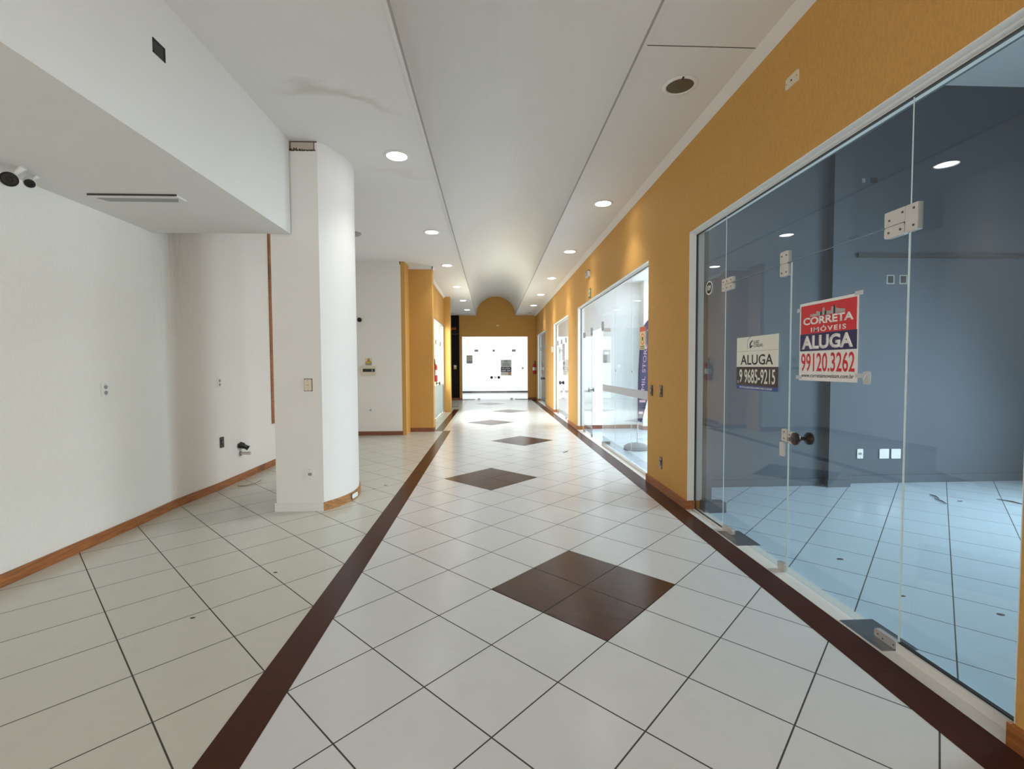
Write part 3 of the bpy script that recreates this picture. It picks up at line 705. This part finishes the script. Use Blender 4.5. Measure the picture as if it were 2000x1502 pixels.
# ------------------------------------------------------------------ sockets, switches, plates
def wallplate(name, label, cat, loc, facing, w, h, mat, kind, group=None, gap=False):
    t = thing(name, label, cat, loc, facing, group)
    if gap: MB().box(-w / 2 - 0.005, w / 2 + 0.006, -h / 2 - 0.005, h / 2 + 0.006, 0, 0.002).build('gap', M['darkgrey'], t)
    MB().rr(w, h, 0.008, 0, 0.009).build('cover_plate', mat, t)
    if kind == 'duo':
        for s in (-1, 1):
            mb = MB(); mb.lathe([(0.017, 0.0091), (0.017, 0.013), (0.014, 0.013), (0.012, 0.0095)], 16, 0, s * h * 0.2); mb.build('socket', M['greyp'], t, True)
    elif kind == 'one':
        mb = MB(); mb.rr(0.038, 0.03, 0.009, 0.009, 0.012); mb.build('socket', M['greyp'] if mat is not M['cream'] else M['cream'], t)
        for x, y in ((-0.009, 0), (0.009, 0), (0, 0.004)): MB().lathe([(0.0028, 0.012), (0.0028, 0.0126)], 8, x, y).build('socket_hole', M['black'], t)
    elif kind == 'switch':
        MB().box(-0.016, 0.016, -0.03, 0.03, 0.009, 0.013).build('rocker', M['black'], t)
        MB().box(-0.010, 0.002, -0.012, 0.014, 0.013, 0.0145).build('contact', M['greyp'], t)
    elif kind == 'blank':
        mb = MB(); mb.lathe([(0.006, 0.009), (0.005, 0.012)], 10); mb.build('cable_hole', M['black'], t)
    if kind in ('one', 'blank', 'duo'):
        for s in (-1, 1): MB().lathe([(0.003, 0.009), (0.003, 0.0105)], 8, 0 if h > w else s * w * 0.4, s * h * 0.4 if h > w else 0).build('screw', M['screw'], t)
    return t
wx = lambda y: XL - 0.004 if y < 4.5 else XL + 0.055
wallplate('wall_socket', 'white double socket on the left wall under the dropped ceiling', 'socket', (XL - 0.003, 4.086, 1.265), 'east', 0.072, 0.118, M['whitep'], 'duo')
wallplate('wall_socket', 'white double socket on the left wall above the dark plate near the column', 'socket', (XL + 0.022, 5.70, 1.27), 'east', 0.072, 0.118, M['whitep'], 'duo')
wallplate('wall_plate', 'dark brown blank plate low on the left wall near the pipe', 'socket', (XL + 0.022, 5.72, 0.555), 'east', 0.075, 0.13, M['brownp'], 'switch')
pc = on_y(602, 752, 4.75); wallplate('wall_socket', 'cream socket with a dark gap round it, upper one on the column', 'socket', pc, 'south', 0.070, 0.115, M['cream'], 'one', gap=True)
pc = on_y(606, 926, 4.75); wallplate('wall_socket', 'white socket low on the front of the column', 'socket', pc, 'south', 0.075, 0.115, M['whitep'], 'one')
pc = on_y(724, 801, 10.0); wallplate('wall_socket', 'white socket low on the far white wall beside the column', 'socket', pc, 'south', 0.08, 0.13, M['whitep'], 'one')
wallplate('light_switch', 'dark brown switch on the ochre pillar, closest to the flag shop glass', 'switch', (XR, 5.61, 1.148), 'west', 0.075, 0.13, M['brownp'], 'switch', 'dark wall plates on the pillar')
wallplate('light_switch', 'dark brown switch on the ochre pillar, upper right of the three', 'switch', (XR, 5.29, 1.154), 'west', 0.075, 0.135, M['brownp'], 'switch', 'dark wall plates on the pillar')
wallplate('wall_socket', 'dark brown socket low on the ochre pillar above the baseboard', 'socket', (XR, 5.288, 0.325), 'west', 0.075, 0.135, M['brownp'], 'switch', 'dark wall plates on the pillar')
wallplate('blank_plate', 'cream blank plate high on the ochre wall above the near shop', 'wall plate', (XR, 3.006, 3.285), 'west', 0.125, 0.072, M['cream'], 'blank')
for k, (px_, w_, lb) in enumerate(((1679, 0.075, 'narrow white socket low on the grey shop wall'), (1726, 0.12, 'square white plate on the grey shop wall, middle of three'), (1749, 0.12, 'square white plate on the grey shop wall, farthest right of three'))):
    pc = on_y(px_, 886, 5.48); wallplate('wall_socket', lb, 'socket', pc, 'south', w_, 0.118, M['whitep'], 'one' if k == 0 else 'none', 'white plates in the near shop')
for k, px_ in enumerate((1739, 1764)):
    pc = on_y(px_, 546, 5.48)
    t = thing('open_wall_box', ('open stained wall box on the grey shop wall, left of the pair', 'open stained wall box on the grey shop wall, right of the pair')[k], 'junction box', pc, 'south', group='open wall boxes')
    MB().rr(0.10, 0.11, 0.008, 0, 0.003).build('stained_edge', M['greyp'], t); MB().box(-0.035, 0.035, -0.042, 0.042, 0.003, 0.004).build('cavity', M['darkgrey'], t)
pc = on_y(1704, 352, 5.48)
t = thing('bare_wire_box', 'small bare wire box high on the grey shop wall', 'junction box', pc, 'south')
MB().box(-0.02, 0.06, -0.03, 0.03, 0, 0.004).build('cavity', M['darkgrey'], t); MB().box(-0.13, -0.09, -0.03, 0.02, 0, 0.003).build('stained_edge', M['greyp'], t)
# water pipe stub and black valve
t = thing('pipe_stub', 'short grey pipe stub sticking out of the left wall near the column', 'pipe', (XL + 0.022, 6.13, 0.345), 'east')
MB().lathe([(0.030, 0), (0.030, 0.012), (0.022, 0.014)], 18).build('collar', M['steel'], t, True); MB().lathe([(0.018, 0.012), (0.018, 0.10), (0.021, 0.10), (0.021, 0.13), (0.012, 0.13)], 18).build('pipe', M['alu'], t, True)
t = thing('cable_gland', 'crumpled black cable sleeve on the left wall just above the pipe stub', 'cable', (XL + 0.022, 6.13, 0.425), 'east')
MB().tube([(-0.05, 0.03, 0.0), (-0.02, 0.02, 0.04), (0.02, 0.0, 0.06), (0.03, -0.02, 0.09)], [0.03, 0.034, 0.028, 0.032]).build('sleeve', M['black'], t, True)
MB().tube([(0.0, 0.05, 0.0), (0.01, 0.03, 0.05)], [0.022, 0.02]).build('collar', M['black'], t, True)
# breaker box and warning sign on the far white wall
pc = on_y(721, 724, 10.0)
t = thing('breaker_box', 'small cream breaker box with black slot on the far white wall', 'breaker box', pc, 'south')
MB().rr(0.30, 0.19, 0.012, 0, 0.03).build('housing', M['cream'], t); MB().box(-0.125, 0.125, -0.025, 0.04, 0.03, 0.034).build('slot', M['black'], t); MB().box(0.06, 0.085, -0.015, 0.03, 0.034, 0.042).build('breaker_switch', M['greyp'], t)
pc = on_y(720, 707, 10.0)
t = thing('warning_sign', 'yellow triangle electrical warning sticker above the breaker box', 'sign', pc, 'south')
MB().box(-0.075, 0.075, -0.075, 0.085, 0, 0.002).build('backing', M['cream'], t)
MB().prism([(-0.065, -0.03), (0.065, -0.03), (0, 0.08)], 0.002, 0.003).build('triangle', M['yellowp'], t)
mb = MB()
for a, b in (((-0.065, -0.03), (0.065, -0.03)), ((0.065, -0.03), (0, 0.08)), ((0, 0.08), (-0.065, -0.03))):
    dx, dy = b[0] - a[0], b[1] - a[1]; L = math.hypot(dx, dy); nx, ny = -dy / L * 0.008, dx / L * 0.008
    mb.prism([a, b, (b[0] + nx, b[1] + ny), (a[0] + nx, a[1] + ny)], 0.003, 0.0036)
mb.build('border', M['ink'], t)
MB().prism([(0.012, 0.05), (-0.018, 0.012), (-0.002, 0.012), (-0.012, -0.02), (0.02, 0.02), (0.004, 0.02)], 0.003, 0.0038).build('lightning_bolt', M['ink'], t)
MB().box(-0.06, 0.06, -0.050, -0.042, 0.002, 0.003).box(-0.05, 0.05, -0.066, -0.058, 0.002, 0.003).build('caption', M['ink'], t)

# ------------------------------------------------------------------ things on the right wall
t = thing('emergency_light', 'white twin-sided emergency light high on the ochre wall above the flag shop', 'emergency light', (XR, 9.30, 3.275), 'west')
MB().box(-0.13, 0.13, -0.055, 0.045, 0, 0.045).build('housing', M['whitep'], t); MB().box(-0.10, 0.10, -0.04, 0.03, 0.045, 0.06).build('diffuser', M['greyp'], t); MB().box(-0.14, 0.14, 0.045, 0.055, 0, 0.05).build('top_edge', M['black'], t)
t = thing('exit_sign', 'small green-edged exit sign on the ochre wall below the emergency light', 'sign', (XR, 9.2, 2.885), 'west')
MB().box(-0.11, 0.11, -0.085, 0.085, 0, 0.012).build('backing', M['green'], t); MB().box(-0.085, 0.085, -0.06, 0.06, 0.012, 0.014).build('face', M['tan'], t); MB().prism([(-0.05, -0.01), (0.0, 0.04), (0.0, 0.012), (0.05, 0.012), (0.05, -0.03), (0.0, -0.03), (0.0, -0.05)][::-1], 0.014, 0.015).build('arrow', M['green'], t)
t = thing('wall_sign', 'small white blade sign on the ochre pillar before the poster shop', 'sign', (XR, 14.72, 1.98), 'west')
MB().box(-0.09, 0.09, -0.09, 0.09, 0, 0.03).build('face', M['whitep'], t); MB().box(-0.095, 0.095, 0.09, 0.1, 0, 0.032).build('border', M['greyp'], t)
def extinguisher(label, loc):
    t = thing('fire_extinguisher', label, 'fire extinguisher', loc, 'up', 'red fire extinguishers')
    MB().lathe([(0.05, 0.0), (0.074, 0.008), (0.078, 0.03), (0.078, 0.36), (0.066, 0.41), (0.03, 0.44), (0.024, 0.47)], 24).build('cylinder', M['red'], t, True)
    MB().lathe([(0.0788, 0.16), (0.0788, 0.29)], 24, cap=False).build('label_band', M['signwhite'], t, True)
    MB().lathe([(0.026, 0.465), (0.028, 0.50), (0.014, 0.52)], 16).build('valve', M['steel'], t, True)
    MB().box(-0.015, 0.015, -0.10, 0.03, 0.515, 0.53).box(-0.012, 0.012, -0.11, 0.03, 0.545, 0.557).build('handle', M['black'], t)
    MB().tube([(0, -0.03, 0.50), (0.02, -0.10, 0.56), (0.03, -0.13, 0.46), (0.02, -0.105, 0.30), (0.01, -0.095, 0.16)], 0.011).build('hose', M['black'], t, True)
    return t
t = extinguisher('red fire extinguisher on the recessed ochre wall before the left glass door', (-1.385, 11.55, 1.08))
MB().box(-0.085, -0.06, -0.03, 0.03, 0.30, 0.36).build('bracket', M['steel'], t)
t = extinguisher('red fire extinguisher hung at the far right corner by the end door', (1.872, 20.05, 1.12))
MB().box(0.06, 0.088, -0.03, 0.03, 0.30, 0.36).build('bracket', M['steel'], t)
t = thing('emergency_plate', 'small pale plate on the ochre end wall under the vault', 'wall plate', on_y(972, 636, YE), 'south')
MB().rr(0.13, 0.075, 0.008, 0, 0.012).build('cover_plate', M['tan'], t); MB().box(-0.04, 0.04, -0.015, 0.02, 0.012, 0.016).build('face', M['whitep'], t)

# ------------------------------------------------------------------ signs on the near glass
gx = GX - 0.0052
yy = (3.0, 2.508); w, h = yy[0] - yy[1], 0.497; cz = 1.595
t = thing('for_rent_poster', 'red, navy and white for-rent poster taped on the near glass door', 'sign', (gx, (yy[0] + yy[1]) / 2, cz), 'west', 'for-rent signs')
MB().box(-w / 2, w / 2, -h / 2, h / 2, 0, 0.0015).build('backing', M['signwhite'], t)
Y = lambda f: h * (0.5 - f)
MB().box(-w * 0.475, w * 0.475, Y(0.40), Y(0.035), 0.0015, 0.0022).build('red_panel', M['signred'], t)
MB().box(-w * 0.485, w * 0.485, Y(0.62), Y(0.40), 0.0015, 0.0022).build('navy_panel', M['navy'], t)
HS = (0.03, 0.035, 0.03, 0.06, 0.05, 0.045, 0.09, 0.05, 0.045, 0.04, 0.085, 0.095, 0.06, 0.05, 0.045, 0.04)
top_ = []
for k in range(16):
    x = -0.30 * w + 0.6 * w * k / 16; top_ += [(x, Y(0.185) + HS[k] * h), (x + 0.6 * w / 16, Y(0.185) + HS[k] * h)]
MB().prism([(-0.30 * w, Y(0.185)), (0.30 * w, Y(0.185))] + top_[::-1], 0.0022, 0.0026).build('skyline', plain('print_grey', (0.42, 0.40, 0.38), 0.6), t)
for k in (5, 7, 11):
    x = -0.30 * w + 0.6 * w * k / 16; MB().box(x, x + 0.03 * w, Y(0.185), Y(0.185) + HS[k] * h, 0.0026, 0.0029).build('skyline_shade', M['ink'], t)
text('lettering', 'CORRETA', w * 0.86, h * 0.098, 0, Y(0.238), 0.0022, M['signwhite'], t, 0.035)
text('lettering', 'IMÓVEIS', w * 0.60, h * 0.075, 0.02 * w, Y(0.345), 0.0022, M['signwhite'], t, 0.025, spacing=1.25)
text('lettering', 'ALUGA', w * 0.88, h * 0.175, -0.01 * w, Y(0.51), 0.0022, M['signwhite'], t, 0.04)
text('lettering', '99120.3262', w * 0.92, h * 0.235, 0, Y(0.765), 0.0016, M['signred'], t, 0.012)
text('lettering', 'www.corretaimoveissm.com.br', w * 0.90, h * 0.048, 0, Y(0.932), 0.0016, M['ink'], t, 0.008)
for x, y in ((-0.5, 0.42), (0.5, 0.5), (-0.5, -0.46), (0.53, -0.42)): MB().box(x * w - 0.03, x * w + 0.03, y * h - 0.012, y * h + 0.012, 0.0016, 0.0021).build('tape', M['tape'], t)
yy = (3.785, 3.225); w, h = yy[0] - yy[1], 0.415; cz = 1.463
t = thing('for_rent_sign', 'cream and dark brown for-rent sign with blue strip on the left leaf', 'sign', (gx, (yy[0] + yy[1]) / 2, cz), 'west', 'for-rent signs')
MB().box(-w / 2, w / 2, Y(0.57), Y(0), 0, 0.0015).build('backing', M['signcream'], t)
MB().box(-w / 2, w / 2, Y(0.925), Y(0.57), 0, 0.0015).build('dark_panel', M['brownink'], t)
MB().box(-w / 2, w / 2, Y(1.0), Y(0.925), 0, 0.0015).build('blue_strip', M['blue'], t)
MB().box(-w / 2, w / 2, Y(0.274), Y(0.268), 0.0015, 0.002).build('rule', M['greyp'], t)
text('lettering', 'ALUGA', w * 0.78, h * 0.19, 0, Y(0.435), 0.0016, M['ink'], t, 0.012)
text('lettering', 'LUIZ', w * 0.13, h * 0.055, 0.005 * w, Y(0.11), 0.0016, M['ink'], t, 0.015)
text('lettering', 'COELHO', w * 0.22, h * 0.055, 0.05 * w, Y(0.175), 0.0016, M['ink'], t, 0.015)
s = 0.01
MB().prism([(-0.16 * w, Y(0.20)), (-0.16 * w, Y(0.12)), (-0.09 * w, Y(0.06)), (-0.09 * w, Y(0.09)), (-0.13 * w, Y(0.13)), (-0.13 * w, Y(0.18)), (-0.09 * w, Y(0.155)), (-0.09 * w, Y(0.19)), (-0.15 * w, Y(0.225))][::-1], 0.0015, 0.0021).build('logo_mark', M['navy'], t)
mb = MB()
for k in range(8):
    a0_, a1_ = math.radians(95 + 15 * k), math.radians(95 + 15 * (k + 1)); r0, r1 = 0.058, 0.062
    cx_, cy_ = -0.115 * w, Y(0.145)
    mb.prism([(cx_ + r0 * math.cos(a0_), cy_ + r0 * math.sin(a0_)), (cx_ + r1 * math.cos(a0_), cy_ + r1 * math.sin(a0_)), (cx_ + r1 * math.cos(a1_), cy_ + r1 * math.sin(a1_)), (cx_ + r0 * math.cos(a1_), cy_ + r0 * math.sin(a1_))], 0.0015, 0.002)
mb.build('logo_arc', M['blue'], t)
text('lettering', '9 9685-9215', w * 0.86, h * 0.27, 0.01 * w, Y(0.745), 0.0016, M['signcream'], t, 0.012)
text('lettering', '55', w * 0.035, h * 0.05, -0.455 * w, Y(0.86), 0.0016, M['signcream'], t)
text('lettering', 'WWW.LUIZCOELHOIMOVEIS.COM.BR', w * 0.80, h * 0.035, -0.02 * w, Y(0.963), 0.0016, M['signcream'], t, 0.01)
t = thing('number_sticker', 'round black shop number sticker with white ring on the far glass strip', 'sticker', (gx, 4.295, 2.168), 'west')
MB().lathe([(0.064, 0), (0.064, 0.001)], 40).build('white_ring', M['signwhite'], t); MB().lathe([(0.053, 0.001), (0.053, 0.0015)], 40).build('disc', M['ink'], t)
text('lettering', '109', 0.072, 0.05, 0, 0, 0.0016, M['signwhite'], t, 0.03)
t = thing('hook', 'clear plastic hook with chrome arm beside the red poster', 'hook', (gx, 2.44, 1.375), 'west')
MB().rr(0.05, 0.07, 0.012, 0, 0.006).build('pad', M['tape'], t); MB().tube([(0, 0.02, 0.006), (0.0, -0.01, 0.022), (0.03, -0.03, 0.024)], 0.004).build('arm', M['alu'], t, True)
# camera notice on the flag shop glass
t = thing('notice_sticker', 'tall orange and yellow notice sticker on the flag shop glass', 'sticker', (gx - 0.0005, 6.20, 1.815), 'west')
MB().box(-0.11, 0.11, -0.15, 0.09, 0, 0.001).build('yellow_panel', M['peach'], t); MB().box(-0.11, 0.11, 0.09, 0.155, 0, 0.001).build('orange_panel', M['orange'], t)
mb = MB(); mb.lathe([(0.075, 0.001), (0.075, 0.0015), (0.062, 0.0015), (0.062, 0.001)], 28, 0, -0.01, cap=False); mb.build('ring', M['orange'], t)
MB().box(-0.02, 0.02, -0.03, 0.02, 0.001, 0.0016).build('camera_mark', M['ink'], t); MB().box(-0.08, 0.08, -0.115, -0.10, 0.001, 0.0016).box(-0.09, 0.09, -0.138, -0.126, 0.001, 0.0016).build('caption', M['green'], t)
t = thing('paper_notice', 'grey paper notice on the back wall of the flag shop', 'notice', on_y(1185, 696, 10.61), 'south')
MB().box(-0.085, 0.085, -0.15, 0.15, 0, 0.002).build('sheet', M['greyp'], t); MB().box(-0.05, 0.05, 0.05, 0.1, 0.002, 0.003).build('print', M['signwhite'], t)

# ------------------------------------------------------------------ feather flag
fx, fy = 2.51, 7.95
t = thing('feather_flag', 'purple feather flag on a round grey base in the shop window', 'flag', (fx, fy, 0.0), 'south')
def turn(mb):
    for i in range(len(mb.v)): x, y, z = mb.v[i]; mb.v[i] = (x, z, -y)
    return mb
turn(MB().lathe([(0.205, 0.0), (0.215, 0.02), (0.205, 0.06), (0.15, 0.095), (0.05, 0.115), (0.02, 0.12)], 36)).build('base', M['concrete'], t, True)
MB().tube([(0.02, 0.11, 0), (0.02, 0.55, 0), (0.03, 1.4, 0), (0.06, 1.9, 0), (0.13, 2.16, 0), (0.23, 2.27, 0), (0.34, 2.26, 0)], [0.011, 0.01, 0.009, 0.008, 0.006, 0.005, 0.004]).build('pole', M['alu'], t, True)
lft = [(0.022, 0.50), (0.018, 0.9), (0.026, 1.35), (0.045, 1.7), (0.062, 1.9), (0.10, 2.08), (0.16, 2.21), (0.24, 2.27)]
rgt = [(0.09, 0.47), (0.19, 0.9), (0.33, 1.35), (0.40, 1.7), (0.42, 1.9), (0.42, 2.05), (0.40, 2.18), (0.34, 2.25)]
mb = MB(); nx = 8; vs = []
for (x0, y0), (x1, y1) in zip(lft, rgt):
    for j in range(nx + 1):
        q = j / nx; vs.append((x0 + (x1 - x0) * q, y0 + (y1 - y0) * q, 0.012 + 0.03 * math.sin(q * 5.0 + y0 * 2.2) * q))
fs = [(i * (nx + 1) + j, i * (nx + 1) + j + 1, (i + 1) * (nx + 1) + j + 1, (i + 1) * (nx + 1) + j) for i in range(len(lft) - 1) for j in range(nx)]
mb.add(vs, fs); fl = mb.build('flag_cloth', M['purple'], t, True)
sm = fl.modifiers.new('thickness', 'SOLIDIFY'); sm.thickness = 0.002
text('lettering', 'MIL', 0.24, 0.055, 0.098, 1.15, 0.052, M['pink'], fl, 0.0, math.radians(86))
text('lettering', 'STORE', 0.48, 0.055, 0.122, 1.57, 0.052, M['pink'], fl, 0.0, math.radians(86))
MB().box(0.03, 0.10, 0.62, 0.66, 0.04, 0.042).build('print', M['pink'], fl); MB().box(0.035, 0.14, 0.82, 0.86, 0.045, 0.047).build('print', M['pink'], fl)
mb = MB()
for k in range(7):
    a = k * 0.9; mb.tube([(0.20 + 0.05 * math.cos(a), 1.98 + 0.02 * k, 0.05), (0.24 + 0.05 * math.cos(a + 1), 2.0 + 0.02 * k, 0.052), (0.22 + 0.04 * math.cos(a + 2), 2.03 + 0.018 * k, 0.05)], 0.005, 6)
mb.build('script_print', M['pink'], fl, True)

# ------------------------------------------------------------------ posters on the farther doors
def poster(name, label, cat, loc, facing, w, h, mat, parts=(), group=None):
    t = thing(name, label, cat, loc, facing, group)
    MB().box(-w / 2, w / 2, -h / 2, h / 2, 0, 0.0015).build('sheet', mat, t)
    for nm, x0, x1, y0, y1, mm in parts: MB().box(x0 * w, x1 * w, y0 * h, y1 * h, 0.0015, 0.0022).build(nm, mm, t)
    return t
poster('door_poster', 'tall mauve-grey poster on the poster shop door glass', 'poster', (gx, 13.02, 1.845), 'west', 0.42, 0.45, plain('mauve_print', (0.36, 0.30, 0.33), 0.5), (('border', -0.5, -0.4, -0.5, 0.5, M['greyp']), ('print', 0.4, 0.5, -0.5, 0.5, M['greyp'])))
poster('door_sticker', 'stack of dark square stickers below the mauve poster', 'sticker', (gx, 12.95, 1.46), 'west', 0.34, 0.26, M['greyp'], (('print', -0.4, 0.4, 0.1, 0.4, M['black']), ('print', -0.4, 0.2, -0.42, -0.1, M['black'])))
poster('door_sticker', 'pale mint sticker left of the mauve poster on the shop door', 'sticker', (gx, 13.75, 1.80), 'west', 0.34, 0.42, M['mint'], (('print', -0.35, 0.4, 0.1, 0.35, M['greyp']),))
poster('door_sticker', 'low column of pink and grey stickers on the poster shop door', 'sticker', (gx, 13.0, 0.72), 'west', 0.34, 0.30, plain('pale_grey_print', (0.62, 0.63, 0.63), 0.5), (('print', -0.4, 0.3, 0.2, 0.4, M['greyp']), ('stripe', -0.3, 0.4, -0.45, -0.3, M['pink'])))
poster('door_sticker', 'low faint text sticker beside the poster shop door knob', 'sticker', (gx, 13.85, 0.66), 'west', 0.36, 0.36, plain('faint_print', (0.70, 0.72, 0.71), 0.5), (('print', -0.3, 0.3, 0.2, 0.4, M['pink']), ('print', -0.4, 0.3, -0.1, 0.0, M['greyp']), ('print', -0.3, 0.2, -0.45, -0.3, M['pink'])))
ey = gy - 0.0052
pc = on_y(917, 702, ey)
poster('end_door_notice', 'grey-green notice on the left glass of the end door', 'sign', pc, 'south', 0.26, 0.36, plain('notice_grey', (0.60, 0.64, 0.60), 0.5), (('print', -0.38, 0.38, 0.30, 0.40, M['tan']), ('print', -0.38, 0.38, 0.0, 0.10, M['tan']), ('band', -0.5, 0.5, -0.5, -0.14, plain('notice_band', (0.32, 0.40, 0.39), 0.5))))
pc = on_y(988.5, 718, ey)
t = poster('end_door_poster', 'white, navy and tan for-rent poster on the right leaf of the end door', 'sign', pc, 'south', 0.46, 0.68, plain('poster_grey', (0.66, 0.70, 0.70), 0.5), (('navy_band', -0.5, 0.5, -0.28, 0.04, M['navy']), ('white_panel', -0.5, 0.2, -0.5, -0.28, M['signwhite']), ('tan_panel', 0.2, 0.5, -0.5, -0.28, M['tan'])), 'for-rent signs')
text('lettering', 'CC', 0.15, 0.085, 0, 0.285, 0.0022, M['ink'], t, 0.02)
text('lettering', 'ALUGA', 0.38, 0.09, 0, -0.035, 0.0024, M['signwhite'], t, 0.02)
MB().box(-0.14, 0.12, 0.16, 0.195, 0.0015, 0.0022).box(-0.16, 0.16, 0.09, 0.13, 0.0015, 0.0022).build('caption', M['greyp'], t)
MB().box(-0.19, 0.0, -0.155, -0.115, 0.0022, 0.0026).box(0.04, 0.19, -0.155, -0.115, 0.0022, 0.0026).build('phone_number', M['signwhite'], t)
t = thing('wall_socket', 'small grey plate on the bright wall past the end door', 'socket', on_y(1021, 719, 26.0), 'south')
MB().rr(0.10, 0.13, 0.01, 0, 0.01).build('cover_plate', M['greyp'], t); MB().box(-0.03, 0.03, -0.03, 0.03, 0.01, 0.014).build('rocker', M['darkgrey'], t)
# bar sign
t = thing('bar_sign', 'dim orange bar lettering on the black wall left of the end door', 'sign', on_y(885, 642, YE - 0.1), 'south')
text('lettering', 'BAR', 0.30, 0.12, 0, 0, 0.001, plain('orange_letters', srgb(200, 84, 40), 0.5), t, 0.02, thick=0.01)
MB().box(-0.18, 0.22, -0.25, -0.22, 0, 0.006).build('underline', plain('dim_letters', (0.05, 0.05, 0.06), 0.5), t)
t = thing('wall_notice', 'small pale notice on the black bar wall', 'notice', on_y(889, 717, YE - 0.1), 'south')
MB().box(-0.06, 0.06, -0.09, 0.09, 0, 0.006).build('sheet', M['tan'], t); MB().box(-0.04, 0.04, 0.0, 0.06, 0.006, 0.008).build('print', M['signwhite'], t)

# ------------------------------------------------------------------ bits on the floor
o = MB().tube([(XL + 0.11, 5.90, 0.004), (XL + 0.16, 5.80, 0.004), (XL + 0.24, 5.80, 0.006), (XL + 0.31, 5.90, 0.01), (XL + 0.33, 6.02, 0.02)], 0.004, 8).build('cable_offcut', plain('thin_cable', (0.20, 0.15, 0.10), 0.5), None, True)
tag(o, 'thin curled cable offcut lying on the tiles by the left baseboard', 'cable')
def debris(label, x, y, r, twig=False, group='specks on the corridor tiles'):
    mb = MB(); a = random.uniform(0, 3.1)
    if twig:
        mb.tube([(x - r * math.cos(a), y - r * math.sin(a), 0.006), (x, y, 0.009), (x + r * math.cos(a + 0.3), y + r * math.sin(a + 0.3), 0.006)], [0.003, 0.006, 0.003], 6)
    else:
        n = 7; mb.add([(x + r * random.uniform(.6, 1.1) * math.cos(2 * math.pi * k / n) * 1.4, y + r * random.uniform(.6, 1) * math.sin(2 * math.pi * k / n), 0.0005) for k in range(n)] + [(x, y, 0.004)],
                      [(k, (k + 1) % n, n) for k in range(n)] + [tuple(reversed(range(n)))])
    tag(mb.build('twig' if twig else 'dirt_speck', M['dirt']), label, 'twig' if twig else 'dirt', group)
for lb, x, y, r in (('dark speck on the tiles left of the stripe, in front of the column', -1.529, 3.322, 0.013), ('dark speck nearest the camera on the left tiles', -1.734, 2.733, 0.014),
                    ('dark speck just right of the column foot', -1.297, 5.733, 0.02), ('small dark speck a step right of the column foot, nearer the camera', -1.393, 5.571, 0.013)): debris(lb, x, y, r)
debris('thin dark scrap on the corridor tiles before the third brown diamond', 1.262, 7.784, 0.10, True)
for lb, x, y, r, tw in (('longer twig on the grey shop floor, farthest of the pair', 4.842, 4.835, 0.09, True), ('forked twig on the grey shop floor, nearer of the pair', 4.743, 4.667, 0.10, True), ('dark clump beside the twigs on the grey shop floor', 4.95, 4.68, 0.025, False),
                        ('twig at the right on the grey shop floor', 5.444, 4.60, 0.12, True), ('dark speck on the shop floor below the red poster', 2.588, 3.318, 0.022, False), ('dark speck on the shop floor at the right edge', 2.932, 2.52, 0.02, False), ('dark speck on the shop floor beside the right glass joint', 2.564, 2.758, 0.015, False)):
    debris(lb, x, y, r, tw, 'litter on the grey shop floor')
# white paint patch and loose lump on the column's bowed baseboard
an = a0 + (a1 - a0) * 0.40
o = MB(); o.rr(0.14, 0.05, 0.02, 0, 0.010); 
t = thing('paint_scrape', 'white chipped patch on the bowed wooden baseboard of the column', 'paint chip', (ccx + (cr_ + 0.016) * math.cos(an), ccy + (cr_ + 0.016) * math.sin(an), 0.045), 'east')
t.rotation_euler = (Matrix.Rotation(an, 3, 'Z') @ FACING['east']).to_euler()
o.build('chip', M['whitep'], t); MB().rr(0.15, 0.06, 0.02, 0, 0.002).build('rim', M['darkgrey'], t)
